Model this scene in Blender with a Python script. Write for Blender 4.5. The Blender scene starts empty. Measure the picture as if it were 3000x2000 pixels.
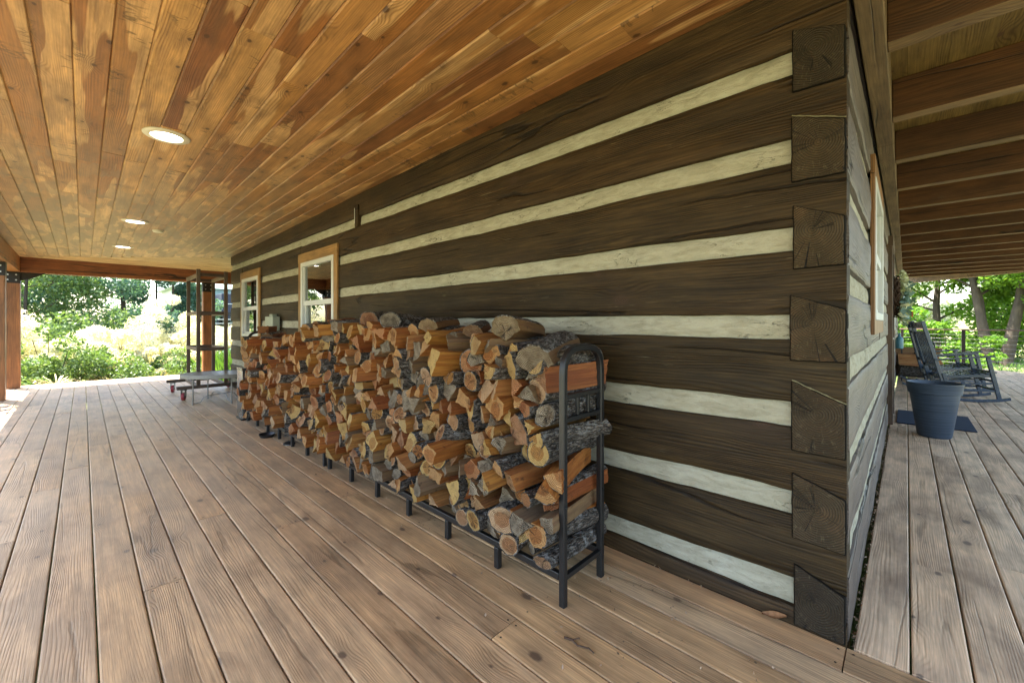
import bpy, math, random
import numpy as np
from mathutils import Vector, Matrix, noise as mnoise
R = math.radians
random.seed(7)
rng = np.random.default_rng(11)
scene = bpy.context.scene
COL = scene.collection
UP = Vector((0, 0, 1))

# ------------------------------------------------------------------ mesh builder
class MB:
    def __init__(s):
        s.v = []; s.f = []; s.m = []; s.b = []; s.t = []; s.lp = None
    def add(s, vs, fs, mat=0, bid=0.0, tint=(1, 1, 1, 1)):
        o = len(s.v); s.v.extend(vs)
        for f in fs:
            s.f.append(tuple(i + o for i in f)); s.m.append(mat); s.b.append(bid); s.t.append(tint)
    def box(s, x0, x1, y0, y1, z0, z1, mat=0, bid=0.0):
        v = [(x0,y0,z0),(x1,y0,z0),(x1,y1,z0),(x0,y1,z0),(x0,y0,z1),(x1,y0,z1),(x1,y1,z1),(x0,y1,z1)]
        s.add(v, [(0,3,2,1),(4,5,6,7),(0,1,5,4),(1,2,6,5),(2,3,7,6),(3,0,4,7)], mat, bid)
    def bar(s, a, b, w, h, up=UP, mat=0, bid=0.0):
        a = Vector(a); b = Vector(b); d = (b - a).normalized(); u = Vector(up)
        x = d.cross(u)
        if x.length < 1e-4: x = d.cross(Vector((1, 0, 0)))
        x.normalize(); y = x.cross(d).normalized()
        v = []
        for p in (a, b):
            for sx, sy in ((-1,-1),(1,-1),(1,1),(-1,1)):
                v.append(tuple(p + x*sx*w/2 + y*sy*h/2))
        s.add(v, [(0,3,2,1),(4,5,6,7),(0,1,5,4),(1,2,6,5),(2,3,7,6),(3,0,4,7)], mat, bid)
    def tube(s, pts, rad, n=8, mat=0, bid=0.0, cap=True, square=False):
        pts = [Vector(p) for p in pts]
        if not hasattr(rad, '__len__'): rad = [rad]*len(pts)
        vs = []; fs = []; ref = None
        for i, p in enumerate(pts):
            d = (pts[min(i+1, len(pts)-1)] - pts[max(i-1, 0)]).normalized()
            if ref is None:
                ref = d.cross(UP if abs(d.z) < .9 else Vector((1, 0, 0))).normalized()
            else:
                ref = (ref - d*ref.dot(d)).normalized()
            bi = d.cross(ref)
            for k in range(n):
                a = 2*math.pi*(k+(.5 if square else 0))/n
                vs.append(tuple(p + (ref*math.cos(a) + bi*math.sin(a))*rad[i]))
        for i in range(len(pts)-1):
            for k in range(n):
                fs.append((i*n+k, i*n+(k+1) % n, (i+1)*n+(k+1) % n, (i+1)*n+k))
        if cap:
            fs.append(tuple(range(n-1, -1, -1))); fs.append(tuple((len(pts)-1)*n+k for k in range(n)))
        s.add(vs, fs, mat, bid)
    def lathe(s, prof, n=32, mat=0, cx=0, cy=0, sx=1, sy=1, bid=0.0):
        vs = []; fs = []
        for r, z in prof:
            for k in range(n):
                a = 2*math.pi*k/n
                vs.append((cx+r*sx*math.cos(a), cy+r*sy*math.sin(a), z))
        for i in range(len(prof)-1):
            for k in range(n):
                fs.append((i*n+k, i*n+(k+1) % n, (i+1)*n+(k+1) % n, (i+1)*n+k))
        s.add(vs, fs, mat, bid)
    def prism(s, prof, axis, a0, a1, mat=0, bid=0.0):
        n = len(prof)
        f = (lambda a, p: (a, p[0], p[1])) if axis == 'x' else (lambda a, p: (p[0], a, p[1]))
        v = [f(a0, p) for p in prof] + [f(a1, p) for p in prof]
        fs = [(i, (i+1) % n, (i+1) % n+n, i+n) for i in range(n)]
        fs += [tuple(range(n-1, -1, -1)), tuple(range(n, 2*n))]
        s.add(v, fs, mat, bid)
    def build(s, name, mats, parent=None, smooth=False, bevel=0, loc=None):
        me = bpy.data.meshes.new(name)
        me.from_pydata(s.v, [], s.f)
        for m in (mats if isinstance(mats, (list, tuple)) else [mats]): me.materials.append(m)
        me.polygons.foreach_set('material_index', s.m)
        a = me.attributes.new('bid', 'FLOAT', 'FACE'); a.data.foreach_set('value', s.b)
        if s.lp is not None:
            a = me.attributes.new('lp', 'FLOAT_VECTOR', 'POINT'); a.data.foreach_set('vector', np.array(s.lp, dtype=np.float32).ravel())
            a = me.attributes.new('tint', 'FLOAT_COLOR', 'FACE'); a.data.foreach_set('color', np.array(s.t, dtype=np.float32).ravel())
        if smooth: me.polygons.foreach_set('use_smooth', [True]*len(s.f))
        me.update()
        o = bpy.data.objects.new(name, me); COL.objects.link(o)
        fix_normals(me)
        if smooth is True:
            try: me.set_sharp_from_angle(angle=R(40))
            except Exception: pass
        if parent: o.parent = parent
        if loc: o.location = loc
        if bevel:
            md = o.modifiers.new('bevel', 'BEVEL'); md.width = bevel; md.segments = 2; md.limit_method = 'ANGLE'
        return o

import bmesh
def fix_normals(me):
    if len(me.polygons) > 60000: return
    bm = bmesh.new(); bm.from_mesh(me)
    bmesh.ops.recalc_face_normals(bm, faces=bm.faces)
    bm.to_mesh(me); bm.free()

def tag(o, label=None, cat=None, group=None, kind=None):
    if label: o['label'] = label
    if cat: o['category'] = cat
    if group: o['group'] = group
    if kind: o['kind'] = kind
    return o
def empty(name, loc=(0, 0, 0), rz=0, **kw):
    o = bpy.data.objects.new(name, None); COL.objects.link(o)
    o.location = loc; o.rotation_euler = (0, 0, rz); o.empty_display_size = .1
    return tag(o, **kw)
def kids(o): return [c for c in COL.objects if c.parent == o]
def copy_tree(o, parent=None):
    c = o.copy(); COL.objects.link(c)
    if parent: c.parent = parent
    for ch in kids(o): copy_tree(ch, c)
    return c

# ------------------------------------------------------------------ node helpers
class NT:
    def __init__(s, name):
        s.mat = bpy.data.materials.new(name); s.mat.use_nodes = True
        s.t = s.mat.node_tree; s.t.nodes.clear()
        s.out = s.t.nodes.new('ShaderNodeOutputMaterial')
    def n(s, ty, **kw):
        nd = s.t.nodes.new(ty)
        for k, v in kw.items(): setattr(nd, k, v)
        return nd
    def l(s, a, sock):
        if hasattr(a, 'default_value') or hasattr(a, 'is_linked'): s.t.links.new(a, sock)
        else:
            if isinstance(a, (tuple, list)) and len(a) == 3 and sock.type == 'RGBA': a = tuple(a)+(1,)
            sock.default_value = a
    def m(s, op, a, b=0.0, c=None, clamp=False):
        nd = s.n('ShaderNodeMath', operation=op, use_clamp=clamp); s.l(a, nd.inputs[0]); s.l(b, nd.inputs[1])
        if c is not None: s.l(c, nd.inputs[2])
        return nd.outputs[0]
    def vm(s, op, a, b=(0, 0, 0)):
        nd = s.n('ShaderNodeVectorMath', operation=op); s.l(a, nd.inputs[0])
        if op == 'SCALE': s.l(b, nd.inputs['Scale'])
        else: s.l(b, nd.inputs[1])
        return nd.outputs['Value'] if op in ('LENGTH', 'DISTANCE', 'DOT_PRODUCT') else nd.outputs[0]
    def noise(s, vec, scale=1, detail=2, rough=.5, dist=0, color=False, dim='3D'):
        nd = s.n('ShaderNodeTexNoise', noise_dimensions=dim)
        if dim == '1D': s.l(vec, nd.inputs['W'])
        else: s.l(vec, nd.inputs['Vector'])
        s.l(scale, nd.inputs['Scale']); s.l(detail, nd.inputs['Detail']); s.l(rough, nd.inputs['Roughness']); s.l(dist, nd.inputs['Distortion'])
        return nd.outputs[1 if color else 0]
    def voro(s, vec, scale=1, feature='F1'):
        nd = s.n('ShaderNodeTexVoronoi', feature=feature); s.l(vec, nd.inputs['Vector']); s.l(scale, nd.inputs['Scale'])
        return nd
    def mr(s, v, a, b, c=0.0, d=1.0):
        nd = s.n('ShaderNodeMapRange', interpolation_type='SMOOTHSTEP')
        for i, x in enumerate((v, a, b, c, d)): s.l(x, nd.inputs[i])
        return nd.outputs[0]
    def mix(s, f, a, b, blend='MIX'):
        nd = s.n('ShaderNodeMix', data_type='RGBA', blend_type=blend)
        s.l(f, nd.inputs[0]); s.l(a, nd.inputs[6]); s.l(b, nd.inputs[7]); return nd.outputs[2]
    def ramp(s, f, stops, interp='LINEAR'):
        nd = s.n('ShaderNodeValToRGB'); cr = nd.color_ramp; cr.interpolation = interp
        while len(cr.elements) < len(stops): cr.elements.new(.5)
        for e, (p, c) in zip(cr.elements, stops): e.position = p; e.color = tuple(c)+(1,) if len(c) == 3 else c
        s.l(f, nd.inputs[0]); return nd.outputs[0]
    def attr(s, name): return s.n('ShaderNodeAttribute', attribute_name=name)
    def coord(s): return s.n('ShaderNodeTexCoord').outputs['Object']
    def sep(s, v):
        nd = s.n('ShaderNodeSeparateXYZ'); s.l(v, nd.inputs[0]); return nd.outputs
    def comb(s, x, y, z):
        nd = s.n('ShaderNodeCombineXYZ')
        for i, q in enumerate((x, y, z)): s.l(q, nd.inputs[i])
        return nd.outputs[0]
    def bump(s, h, strength=.3, dist=.005):
        nd = s.n('ShaderNodeBump'); s.l(h, nd.inputs['Height']); nd.inputs['Strength'].default_value = strength; nd.inputs['Distance'].default_value = dist
        return nd.outputs[0]
    def done(s, color, rough=.6, normal=None, metal=0, spec=.5, sc=.74):
        if sc != 1: color = s.mix(1.0, color, (sc, sc, sc), 'MULTIPLY')
        p = s.n('ShaderNodeBsdfPrincipled'); s.l(color, p.inputs['Base Color']); s.l(rough, p.inputs['Roughness'])
        p.inputs['Metallic'].default_value = metal; p.inputs['Specular IOR Level'].default_value = spec
        if normal is not None: s.l(normal, p.inputs['Normal'])
        s.l(p.outputs[0], s.out.inputs['Surface']); s.p = p
        return s.mat

def wood(name, axis, tints, ring=.009, warp=5.0, knots=.35, kcol=(.05, .025, .012), line=.55, sap=None, sapw=.5,
         stain=None, stain_amt=.5, rough=.6, bump=.35, fiber=.35, cracks=0.0, spec=.4, light_lines=0.0, kscale=3.4, extra=None, streak=.4, grain=.45, ownstain=False):
    s = NT(name)
    x, y, z = s.sep(s.coord())
    a, b, c = {'x': (x, y, z), 'xz': (x, z, y), 'y': (y, x, z), 'yz': (y, z, x), 'z': (z, s.m('ADD', x, y), x)}[axis]
    bid = s.attr('bid').outputs['Fac']
    wn = s.n('ShaderNodeTexWhiteNoise', noise_dimensions='1D'); s.l(bid, wn.inputs['W'])
    q = s.vm('ADD', s.comb(a, b, c), s.vm('SCALE', wn.outputs['Color'], 41.0))
    qa, qb, qc = s.sep(q)
    # knots
    kv = s.voro(s.comb(s.m('MULTIPLY', qa, .62), qb, 0.0), kscale); kv.voronoi_dimensions = '2D'
    kd = kv.outputs['Distance']; kr = s.sep(kv.outputs['Color'])
    on = s.m('LESS_THAN', kr[0], knots)
    krad = s.m('MULTIPLY_ADD', kr[1], .065, .042)
    kn = s.m('ADD', kd, s.m('MULTIPLY', s.noise(q, 60, 2), .03))
    kmask = s.m('MULTIPLY', on, s.mr(kn, krad, s.m('MULTIPLY', krad, .55)))
    khalo = s.m('MULTIPLY', on, s.mr(kd, .34, .03))
    # growth rings
    wf = s.noise(s.comb(s.m('MULTIPLY', qa, .75), s.m('MULTIPLY', qb, 6.5), s.m('MULTIPLY', qc, 6.5)), 1, 1.5, .45)
    wf2 = s.noise(s.comb(s.m('MULTIPLY', qa, 5), s.m('MULTIPLY', qb, 22), qc), 1, 2, .5)
    ph = s.m('ADD', s.m('MULTIPLY', qb, 6.283/ring), s.m('ADD', s.m('MULTIPLY', wf, warp*6.283*2), s.m('ADD', s.m('MULTIPLY', khalo, 16.0), s.m('MULTIPLY', wf2, 3.0))))
    rg = s.m('POWER', s.m('MULTIPLY_ADD', s.m('SINE', ph), .5, .5), 1.7)
    rmask = s.mr(s.noise(s.comb(s.m('MULTIPLY', qa, 1.6), s.m('MULTIPLY', qb, 11), qc), 1, 3), .38, .68, .12, 1.0)
    rg = s.m('MULTIPLY', rg, rmask)
    fb = s.noise(s.comb(s.m('MULTIPLY', qa, 7), s.m('MULTIPLY', qb, 230), s.m('MULTIPLY', qc, 230)), 1, 2.5, .65)
    tint = s.ramp(wn.outputs['Value'], [(i/max(1, len(tints)-1), t) for i, t in enumerate(tints)])
    col = tint
    if sap:
        sn = s.noise(s.comb(s.m('MULTIPLY', qa, .55), s.m('MULTIPLY', qb, 6.0), qc), 1, 2.6, .5)
        col = s.mix(s.m('MULTIPLY', s.mr(sn, .535, .555), sapw), col, sap)
    blot = s.noise(s.comb(s.m('MULTIPLY', qa, 3), s.m('MULTIPLY', qb, 7), qc), 1, 4, .6)
    col = s.mix(1.0, col, s.ramp(blot, [(.25, (.60, .57, .54)), (.5, (1, 1, 1)), (.75, (1.30, 1.27, 1.20))]), 'MULTIPLY')
    stv = s.m('MULTIPLY_ADD', s.noise(s.comb(s.m('MULTIPLY', qa, 1.6), s.m('MULTIPLY', qb, 38), s.m('MULTIPLY', qc, 38)), 1, 3, .6), streak*2, 1-streak)
    col = s.mix(1.0, col, s.comb(stv, stv, stv), 'MULTIPLY')
    if stain:
        sn = s.noise(s.comb(s.m('MULTIPLY', qa, .9), s.m('MULTIPLY', qb, 7), qc), 1.4, 5, .62) if ownstain else s.noise(s.comb(s.m('MULTIPLY', a, .9), s.m('MULTIPLY', b, 2.2), qc), 1.4, 5, .62)
        col = s.mix(s.m('MULTIPLY', s.mr(sn, .48, .66), stain_amt), col, stain)
    dk = s.m('SUBTRACT', 1.0, s.m('MULTIPLY', rg, line))
    col = s.mix(1.0, col, s.comb(dk, s.m('POWER', dk, 1.15), s.m('POWER', dk, 1.3)), 'MULTIPLY')
    mg = s.noise(s.comb(s.m('MULTIPLY', qa, 3.2), s.m('MULTIPLY', qb, 95), s.m('MULTIPLY', qc, 95)), 1, 3, .7)
    mg = s.m('MULTIPLY_ADD', s.mr(mg, .3, .7), grain, 1-grain*.5); col = s.mix(1.0, col, s.comb(mg, mg, mg), 'MULTIPLY')
    f2 = s.m('MULTIPLY_ADD', fb, fiber*2, 1-fiber)
    col = s.mix(1.0, col, s.comb(f2, f2, f2), 'MULTIPLY')
    if light_lines:
        ll = s.m('MULTIPLY', s.mr(fb, .62, .74), s.mr(s.noise(s.comb(s.m('MULTIPLY', qa, 2.2), s.m('MULTIPLY', qb, 11), qc), 1, 3), .54, .68))
        col = s.mix(s.m('MULTIPLY', ll, light_lines), col, (.26, .22, .13))
    kring = s.m('MULTIPLY_ADD', s.m('SINE', s.m('MULTIPLY', kn, 420)), .3, .7)
    col = s.mix(s.m('MULTIPLY', kmask, .88), col, s.mix(kring, kcol, tuple(k*3.2 for k in kcol)))
    col = s.mix(s.m('MULTIPLY', s.m('MULTIPLY', khalo, on), .28), col, tuple(k*2.2 for k in kcol))
    h = s.m('SUBTRACT', s.m('MULTIPLY', fb, .6), s.m('MULTIPLY', rg, .55))
    if cracks:
        cn = s.m('ADD', s.noise(s.comb(s.m('MULTIPLY', qa, .22), s.m('MULTIPLY', qb, 5.0), qc), 1, 2, .4), s.m('MULTIPLY_ADD', s.noise(s.comb(s.m('MULTIPLY', qa, 6), s.m('MULTIPLY', qb, 14), qc), 1, 3, .6), .035, -.0175))
        cw = s.m('ABSOLUTE', s.m('SUBTRACT', cn, .5))
        ck = s.m('MULTIPLY', s.mr(cw, .012, .002), s.mr(s.noise(s.comb(s.m('MULTIPLY', qa, .9), s.m('MULTIPLY', qb, 2.5), qc), 1.3, 1), .44, .53))
        ck = s.m('MULTIPLY', ck, cracks)
        col = s.mix(ck, col, (.006, .004, .003)); h = s.m('SUBTRACT', h, s.m('MULTIPLY', ck, 3.0))
    if extra: col = extra(s, col, (x, y, z), q)
    rr = s.m('MULTIPLY_ADD', fb, .18, rough-.09)
    return s.done(col, rr, s.bump(h, bump, .004), spec=spec)

def plain(name, col, rough=.5, metal=0, spec=.5, var=.12, nscale=25, bumpy=0.0, emit=None):
    s = NT(name); co = s.coord()
    n = s.noise(co, nscale, 4, .6)
    c = s.mix(1.0, col, s.ramp(n, [(.3, (1-var,)*3), (.7, (1+var,)*3)]), 'MULTIPLY')
    rr = s.m('MULTIPLY_ADD', n, .2, rough-.1)
    m = s.done(c, rr, s.bump(n, bumpy, .002) if bumpy else None, metal, spec)
    if emit:
        s.p.inputs['Emission Color'].default_value = tuple(emit[:3])+(1,); s.p.inputs['Emission Strength'].default_value = emit[3]
    return m

M = {}
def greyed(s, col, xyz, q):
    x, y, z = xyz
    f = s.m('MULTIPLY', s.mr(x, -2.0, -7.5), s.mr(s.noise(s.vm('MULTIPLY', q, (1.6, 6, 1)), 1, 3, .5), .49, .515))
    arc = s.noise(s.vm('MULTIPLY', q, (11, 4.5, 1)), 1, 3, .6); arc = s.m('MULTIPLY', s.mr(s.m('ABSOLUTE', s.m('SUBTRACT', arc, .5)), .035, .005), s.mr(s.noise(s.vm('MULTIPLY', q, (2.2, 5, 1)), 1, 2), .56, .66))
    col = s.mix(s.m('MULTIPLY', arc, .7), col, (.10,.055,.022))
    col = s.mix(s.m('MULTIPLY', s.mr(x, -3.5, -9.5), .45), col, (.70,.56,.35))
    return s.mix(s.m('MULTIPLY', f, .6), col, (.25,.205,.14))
M['ceil'] = wood('pine_ceiling', 'x', [(.50,.235,.068),(.32,.125,.040),(.62,.325,.115),(.41,.18,.052),(.45,.24,.095),(.68,.38,.14),(.27,.105,.038),(.54,.275,.085),(.38,.20,.10)],
    ring=.012, warp=4.5, knots=.72, kcol=(.035,.014,.006), line=.42, sap=(.78,.48,.22), sapw=.72, stain=(.20,.095,.04), stain_amt=.55, rough=.5, bump=.22, fiber=.3, kscale=5.0, extra=greyed, streak=.45, ownstain=True, grain=.18)
M['ceil_y'] = wood('pine_ceiling_cross', 'y', [(.55,.38,.18),(.62,.46,.25),(.47,.30,.14)], ring=.012, knots=.3, line=.35, rough=.5, bump=.2, fiber=.2)
deck_t = [(.65,.40,.20),(.56,.335,.165),(.72,.455,.24),(.60,.38,.20),(.67,.405,.19),(.51,.32,.17),(.74,.50,.28),(.61,.35,.165)]
deck_g = [(.90,.625,.39),(.82,.565,.355),(.95,.69,.445),(.85,.585,.365),(.92,.665,.43)]
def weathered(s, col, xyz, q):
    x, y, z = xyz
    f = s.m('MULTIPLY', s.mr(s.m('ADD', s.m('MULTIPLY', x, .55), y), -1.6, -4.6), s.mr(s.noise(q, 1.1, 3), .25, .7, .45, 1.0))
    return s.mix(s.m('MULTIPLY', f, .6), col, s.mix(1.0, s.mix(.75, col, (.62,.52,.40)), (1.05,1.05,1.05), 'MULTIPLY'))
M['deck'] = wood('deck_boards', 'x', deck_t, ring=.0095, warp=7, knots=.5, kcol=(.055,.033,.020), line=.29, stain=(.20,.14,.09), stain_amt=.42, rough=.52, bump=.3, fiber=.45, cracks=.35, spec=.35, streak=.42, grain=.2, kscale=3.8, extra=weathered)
M['deck_y'] = wood('deck_boards_grey', 'y', deck_g, ring=.010, warp=7, knots=.4, kcol=(.10,.07,.05), line=.36, stain=(.28,.19,.13), stain_amt=.5, rough=.55, bump=.3, fiber=.34, cracks=.35, spec=.3, streak=.3, grain=.2, kscale=3.6)
log_t = [(.056,.034,.013),(.046,.029,.011),(.066,.037,.014),(.050,.033,.013),(.061,.033,.013)]
M['log'] = wood('stained_log', 'xz', log_t, ring=.013, warp=5.5, knots=.42, kcol=(.025,.014,.008), line=.5, stain=(.030,.020,.009), stain_amt=.5, rough=.62, bump=.75, fiber=.5, cracks=.75, light_lines=1.0, kscale=2.3, spec=.22, streak=.6, grain=.7)
M['log_y'] = wood('weathered_sheen_log', 'yz', [(.16,.125,.104),(.135,.107,.09),(.19,.15,.126)], ring=.014, warp=6, knots=.5, kcol=(.04,.03,.025), line=.45, stain=(.17,.15,.145), stain_amt=.6, rough=.5, bump=.8, fiber=.45, cracks=1.0, light_lines=.6, kscale=2.3)  # same stain as the other logs; weathering plus grazing daylight in the colour
M['beam_x'] = wood('stained_beam', 'xz', [(.30,.115,.03),(.26,.10,.028)], ring=.014, knots=.3, line=.35, rough=.5, bump=.3, cracks=.8, kscale=2.5)
M['beam_y'] = wood('stained_beam_cross', 'yz', [(.28,.095,.028),(.25,.085,.026)], ring=.014, knots=.3, line=.35, rough=.5, bump=.3, cracks=.9, kscale=2.5)
M['post'] = wood('stained_post', 'z', [(.30,.12,.04),(.27,.105,.035)], ring=.014, knots=.3, line=.3, rough=.5, bump=.3, cracks=.8, kscale=2.5)
M['joist'] = wood('rough_joist', 'xz', [(.125,.050,.014),(.10,.041,.011),(.15,.062,.018)], ring=.013, knots=.6, cracks=.8, line=.4, rough=.65, bump=.35, kscale=2.6)
M['header'] = wood('rough_header', 'y', [(.21,.14,.072),(.18,.115,.055)], ring=.013, knots=.5, line=.4, stain=(.12,.07,.035), stain_amt=.6, rough=.65, bump=.4, cracks=.7, kscale=3)
M['joist_under_bounce'] = wood('joist_underside_bounce', 'x', [(.27,.17,.075),(.22,.14,.06)], ring=.013, knots=.3, line=.35, rough=.65, bump=.35)  # worn sawn undersides, with floor bounce put into the lighter colour
M['plank_y'] = wood('roof_planks', 'y', [(.27,.175,.05),(.22,.14,.04),(.32,.21,.065)], ring=.012, warp=6, knots=.35, line=.45, rough=.65, bump=.3)
M['trim'] = wood('cedar_trim_upright', 'z', [(.38,.21,.07),(.34,.18,.06)], ring=.012, knots=.2, line=.3, rough=.5, bump=.25)
M['trim_x'] = wood('cedar_trim', 'xz', [(.36,.20,.07),(.40,.23,.08)], ring=.012, knots=.2, line=.3, rough=.5, bump=.25)
M['trim_b'] = wood('cedar_trim_tan', 'z', [(.30,.15,.055),(.27,.13,.05)], ring=.012, knots=.2, line=.3, rough=.5, bump=.25)
M['trim_red'] = wood('cedar_trim_dark', 'z', [(.24,.09,.04),(.22,.08,.036)], ring=.012, knots=.2, line=.3, rough=.5, bump=.25)
M['cart'] = wood('brown_lumber', 'z', [(.13,.09,.062),(.115,.08,.056)], ring=.012, knots=.2, line=.3, rough=.65, bump=.25)
M['cart_x'] = wood('brown_lumber_rail', 'xz', [(.22,.16,.11),(.19,.14,.10)], ring=.012, knots=.2, line=.3, rough=.65, bump=.25)
M['cart_y'] = wood('brown_lumber_beam', 'yz', [(.085,.055,.04),(.075,.05,.036)], ring=.012, knots=.2, line=.3, rough=.65, bump=.25)
M['doorwood'] = wood('brown_door_wood', 'z', [(.11,.07,.045),(.13,.08,.05)], ring=.013, knots=.2, line=.3, rough=.5, bump=.3)
M['black'] = plain('black_powder_coat', (.012,.012,.013), .42, 0, .5, .25, 90, .15)
M['steel'] = plain('dark_steel', (.03,.026,.024), .5, .6)
M['bolt'] = plain('galvanised_bolt', (.5,.5,.5), .35, .9)
M['galv'] = plain('galvanised_sheet', (.28,.30,.32), .25, .9, .5, .1, 5)
M['white'] = plain('white_vinyl', (.72,.73,.71), .4, 0, .5, .04)
M['white_g'] = plain('pale_green_vinyl', (.50,.57,.50), .4, 0, .5, .06)
M['cream'] = plain('cream_enamel', (.25,.235,.20), .45, 0, .5, .12)
M['tabletop'] = plain('worn_grey_tabletop', (.15,.135,.12), .5, 0, .5, .3, 12)
M['redwheel'] = plain('red_wheel_rubber', (.30,.02,.03), .5)
M['meter'] = plain('grey_green_enamel', (.32,.35,.28), .45, 0, .5, .08)
M['trimwhite'] = plain('white_light_trim', (.78,.72,.58), .4, 0, .5, .03)
M['lamp'] = plain('lamp_lens', (.8,.8,.75), .4, emit=(1, .93, .78, 2.3))
M['dark'] = plain('dark_void', (.012,.010,.009), .9, 0, .1)
M['gap_shade'] = plain('painted_gap_shade', (.010,.008,.006), .9, 0, .1)  # near-black colour painted for the shadow gap around the log ends
M['caulk'] = plain('old_caulk', (.24,.22,.13), .8, 0, .2, .35, 60, .6)
M['blind'] = plain('wood_blind', (.16,.10,.07), .5)
M['navy'] = plain('navy_chair_paint', (.022,.046,.082), .26, 0, .5, .15)
M['mat_blue'] = plain('dark_blue_mat', (.018,.03,.055), .85, 0, .3, .35, 60, .5)
M['teal'] = plain('blue_canister', (.06,.20,.27), .4)
M['door'] = plain('dark_door_paint', (.05,.045,.045), .4)
M['container'] = plain('navy_steel', (.014,.020,.05), .5)
M['barn'] = plain('pale_teal_metal', (.36,.50,.47), .5, 0, .4, .08, 3)
M['tray'] = plain('black_plastic', (.012,.012,.014), .4)
M['rail'] = plain('rusty_brown_rail', (.11,.055,.035), .6)
M['cable'] = plain('steel_cable', (.35,.35,.35), .4, .8)
M['leafdry'] = plain('dry_leaf', (.34,.17,.08), .8, 0, .2, .3, 60)
M['twig'] = plain('grapevine_twig', (.10,.06,.04), .8, 0, .2, .3, 50)
M['flower'] = plain('orange_red_petal', (.6,.07,.02), .6)
M['wirefence'] = plain('white_wire', (.7,.7,.68), .5)

def planter_mat():
    s = NT('navy_ribbed_plastic'); x, y, z = s.sep(s.coord())
    g = s.noise(s.comb(s.m('MULTIPLY', x, 1.5), s.m('MULTIPLY', y, 1.5), s.m('MULTIPLY', z, 120)), 1, 3, .6)
    c = s.mix(s.mr(g, .3, .75), (.020,.037,.064), (.055,.085,.13))
    return s.done(c, .48, s.bump(g, .45, .004))
M['planter'] = planter_mat()

def chink_mat():
    s = NT('chinking_mortar'); co = s.coord()
    n1 = s.noise(co, 6, 5, .6); n2 = s.noise(co, 120, 3, .7)
    tr = s.noise(s.vm('MULTIPLY', co, (9, 9, 34)), 1, 4, .62, .8)
    c = s.ramp(n1, [(.3, (.45,.425,.315)), (.55, (.515,.49,.375)), (.75, (.57,.55,.44))])
    c = s.mix(s.m('MULTIPLY', s.mr(n2, .60, .72), .25), c, (.2,.18,.12))
    cr = s.noise(s.vm('MULTIPLY', co, (4, 4, 14)), 1, 5, .6)
    ck = s.m('MULTIPLY', s.mr(s.m('ABSOLUTE', s.m('SUBTRACT', cr, .5)), .006, .001), s.mr(s.noise(co, 4, 1), .55, .62))
    c = s.mix(s.m('MULTIPLY', ck, .75), c, (.16,.14,.10))
    c = s.mix(1.0, c, s.ramp(tr, [(.3, (.74,.73,.70)), (.55, (1,1,1)), (.75, (1.1,1.1,1.1))]), 'MULTIPLY')
    h = s.m('ADD', s.m('MULTIPLY', tr, 1.6), s.m('ADD', s.m('MULTIPLY', n2, .55), s.m('MULTIPLY', ck, -.8)))
    return s.done(c, .85, s.bump(h, .9, .007), spec=.2)
M['chink'] = chink_mat()

def logend_mat():
    s = NT('timber_end_grain'); co = s.coord(); x, y, z = s.sep(co)
    nz = s.noise(co, 9, 3, .5)
    oi = s.n('ShaderNodeObjectInfo').outputs['Random']
    r = s.m('ADD', s.m('SQRT', s.m('ADD', s.m('MULTIPLY', x, x), s.m('MULTIPLY', z, z))), s.m('MULTIPLY', nz, .022))
    rg = s.m('MULTIPLY_ADD', s.m('SINE', s.m('MULTIPLY', r, 6.283/.0085)), .5, .5)
    ang = s.m('ARCTAN2', z, x)
    an = s.noise(s.m('ADD', s.m('MULTIPLY', ang, 3.2), s.m('MULTIPLY', oi, 50)), 1, 2, .6, dim='1D')
    # radial checks drawn in angle, kept away from the pith by radius
    ck = s.m('MULTIPLY', s.mr(s.m('MULTIPLY', s.m('ABSOLUTE', s.m('SUBTRACT', an, .5)), s.m('ADD', r, .02)), .0016, .0006), s.mr(s.noise(s.vm('ADD', co, s.comb(oi, oi, oi)), 9, 1), .5, .53))
    ck = s.m('MULTIPLY', ck, s.mr(r, .012, .03))
    fl = s.noise(s.comb(s.m('MULTIPLY', ang, 14), s.m('MULTIPLY', r, 40), oi), 1, 3, .6)
    base = s.mix(s.mr(nz, .3, .7), (.046,.030,.012), (.076,.049,.021))
    base = s.mix(s.m('MULTIPLY', s.mr(s.noise(s.vm('ADD', co, s.comb(oi, oi, oi)), 11, 3), .52, .72), s.m('MULTIPLY', oi, .7)), base, (.13,.072,.032))
    dk_ = s.m('MULTIPLY_ADD', oi, .7, .55); base = s.mix(1.0, base, s.comb(dk_, dk_, dk_), 'MULTIPLY')
    col = s.mix(s.m('MULTIPLY', rg, .55), base, (.020,.013,.008))
    col = s.mix(s.m('MULTIPLY', s.mr(fl, .58, .68), .24), col, (.24,.20,.12))
    col = s.mix(ck, col, (.006,.004,.003))
    h = s.m('SUBTRACT', s.m('MULTIPLY', rg, -.6), s.m('MULTIPLY', ck, 3))
    return s.done(col, .7, s.bump(h, .8, .004), spec=.3)
M['logend'] = logend_mat()

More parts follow.
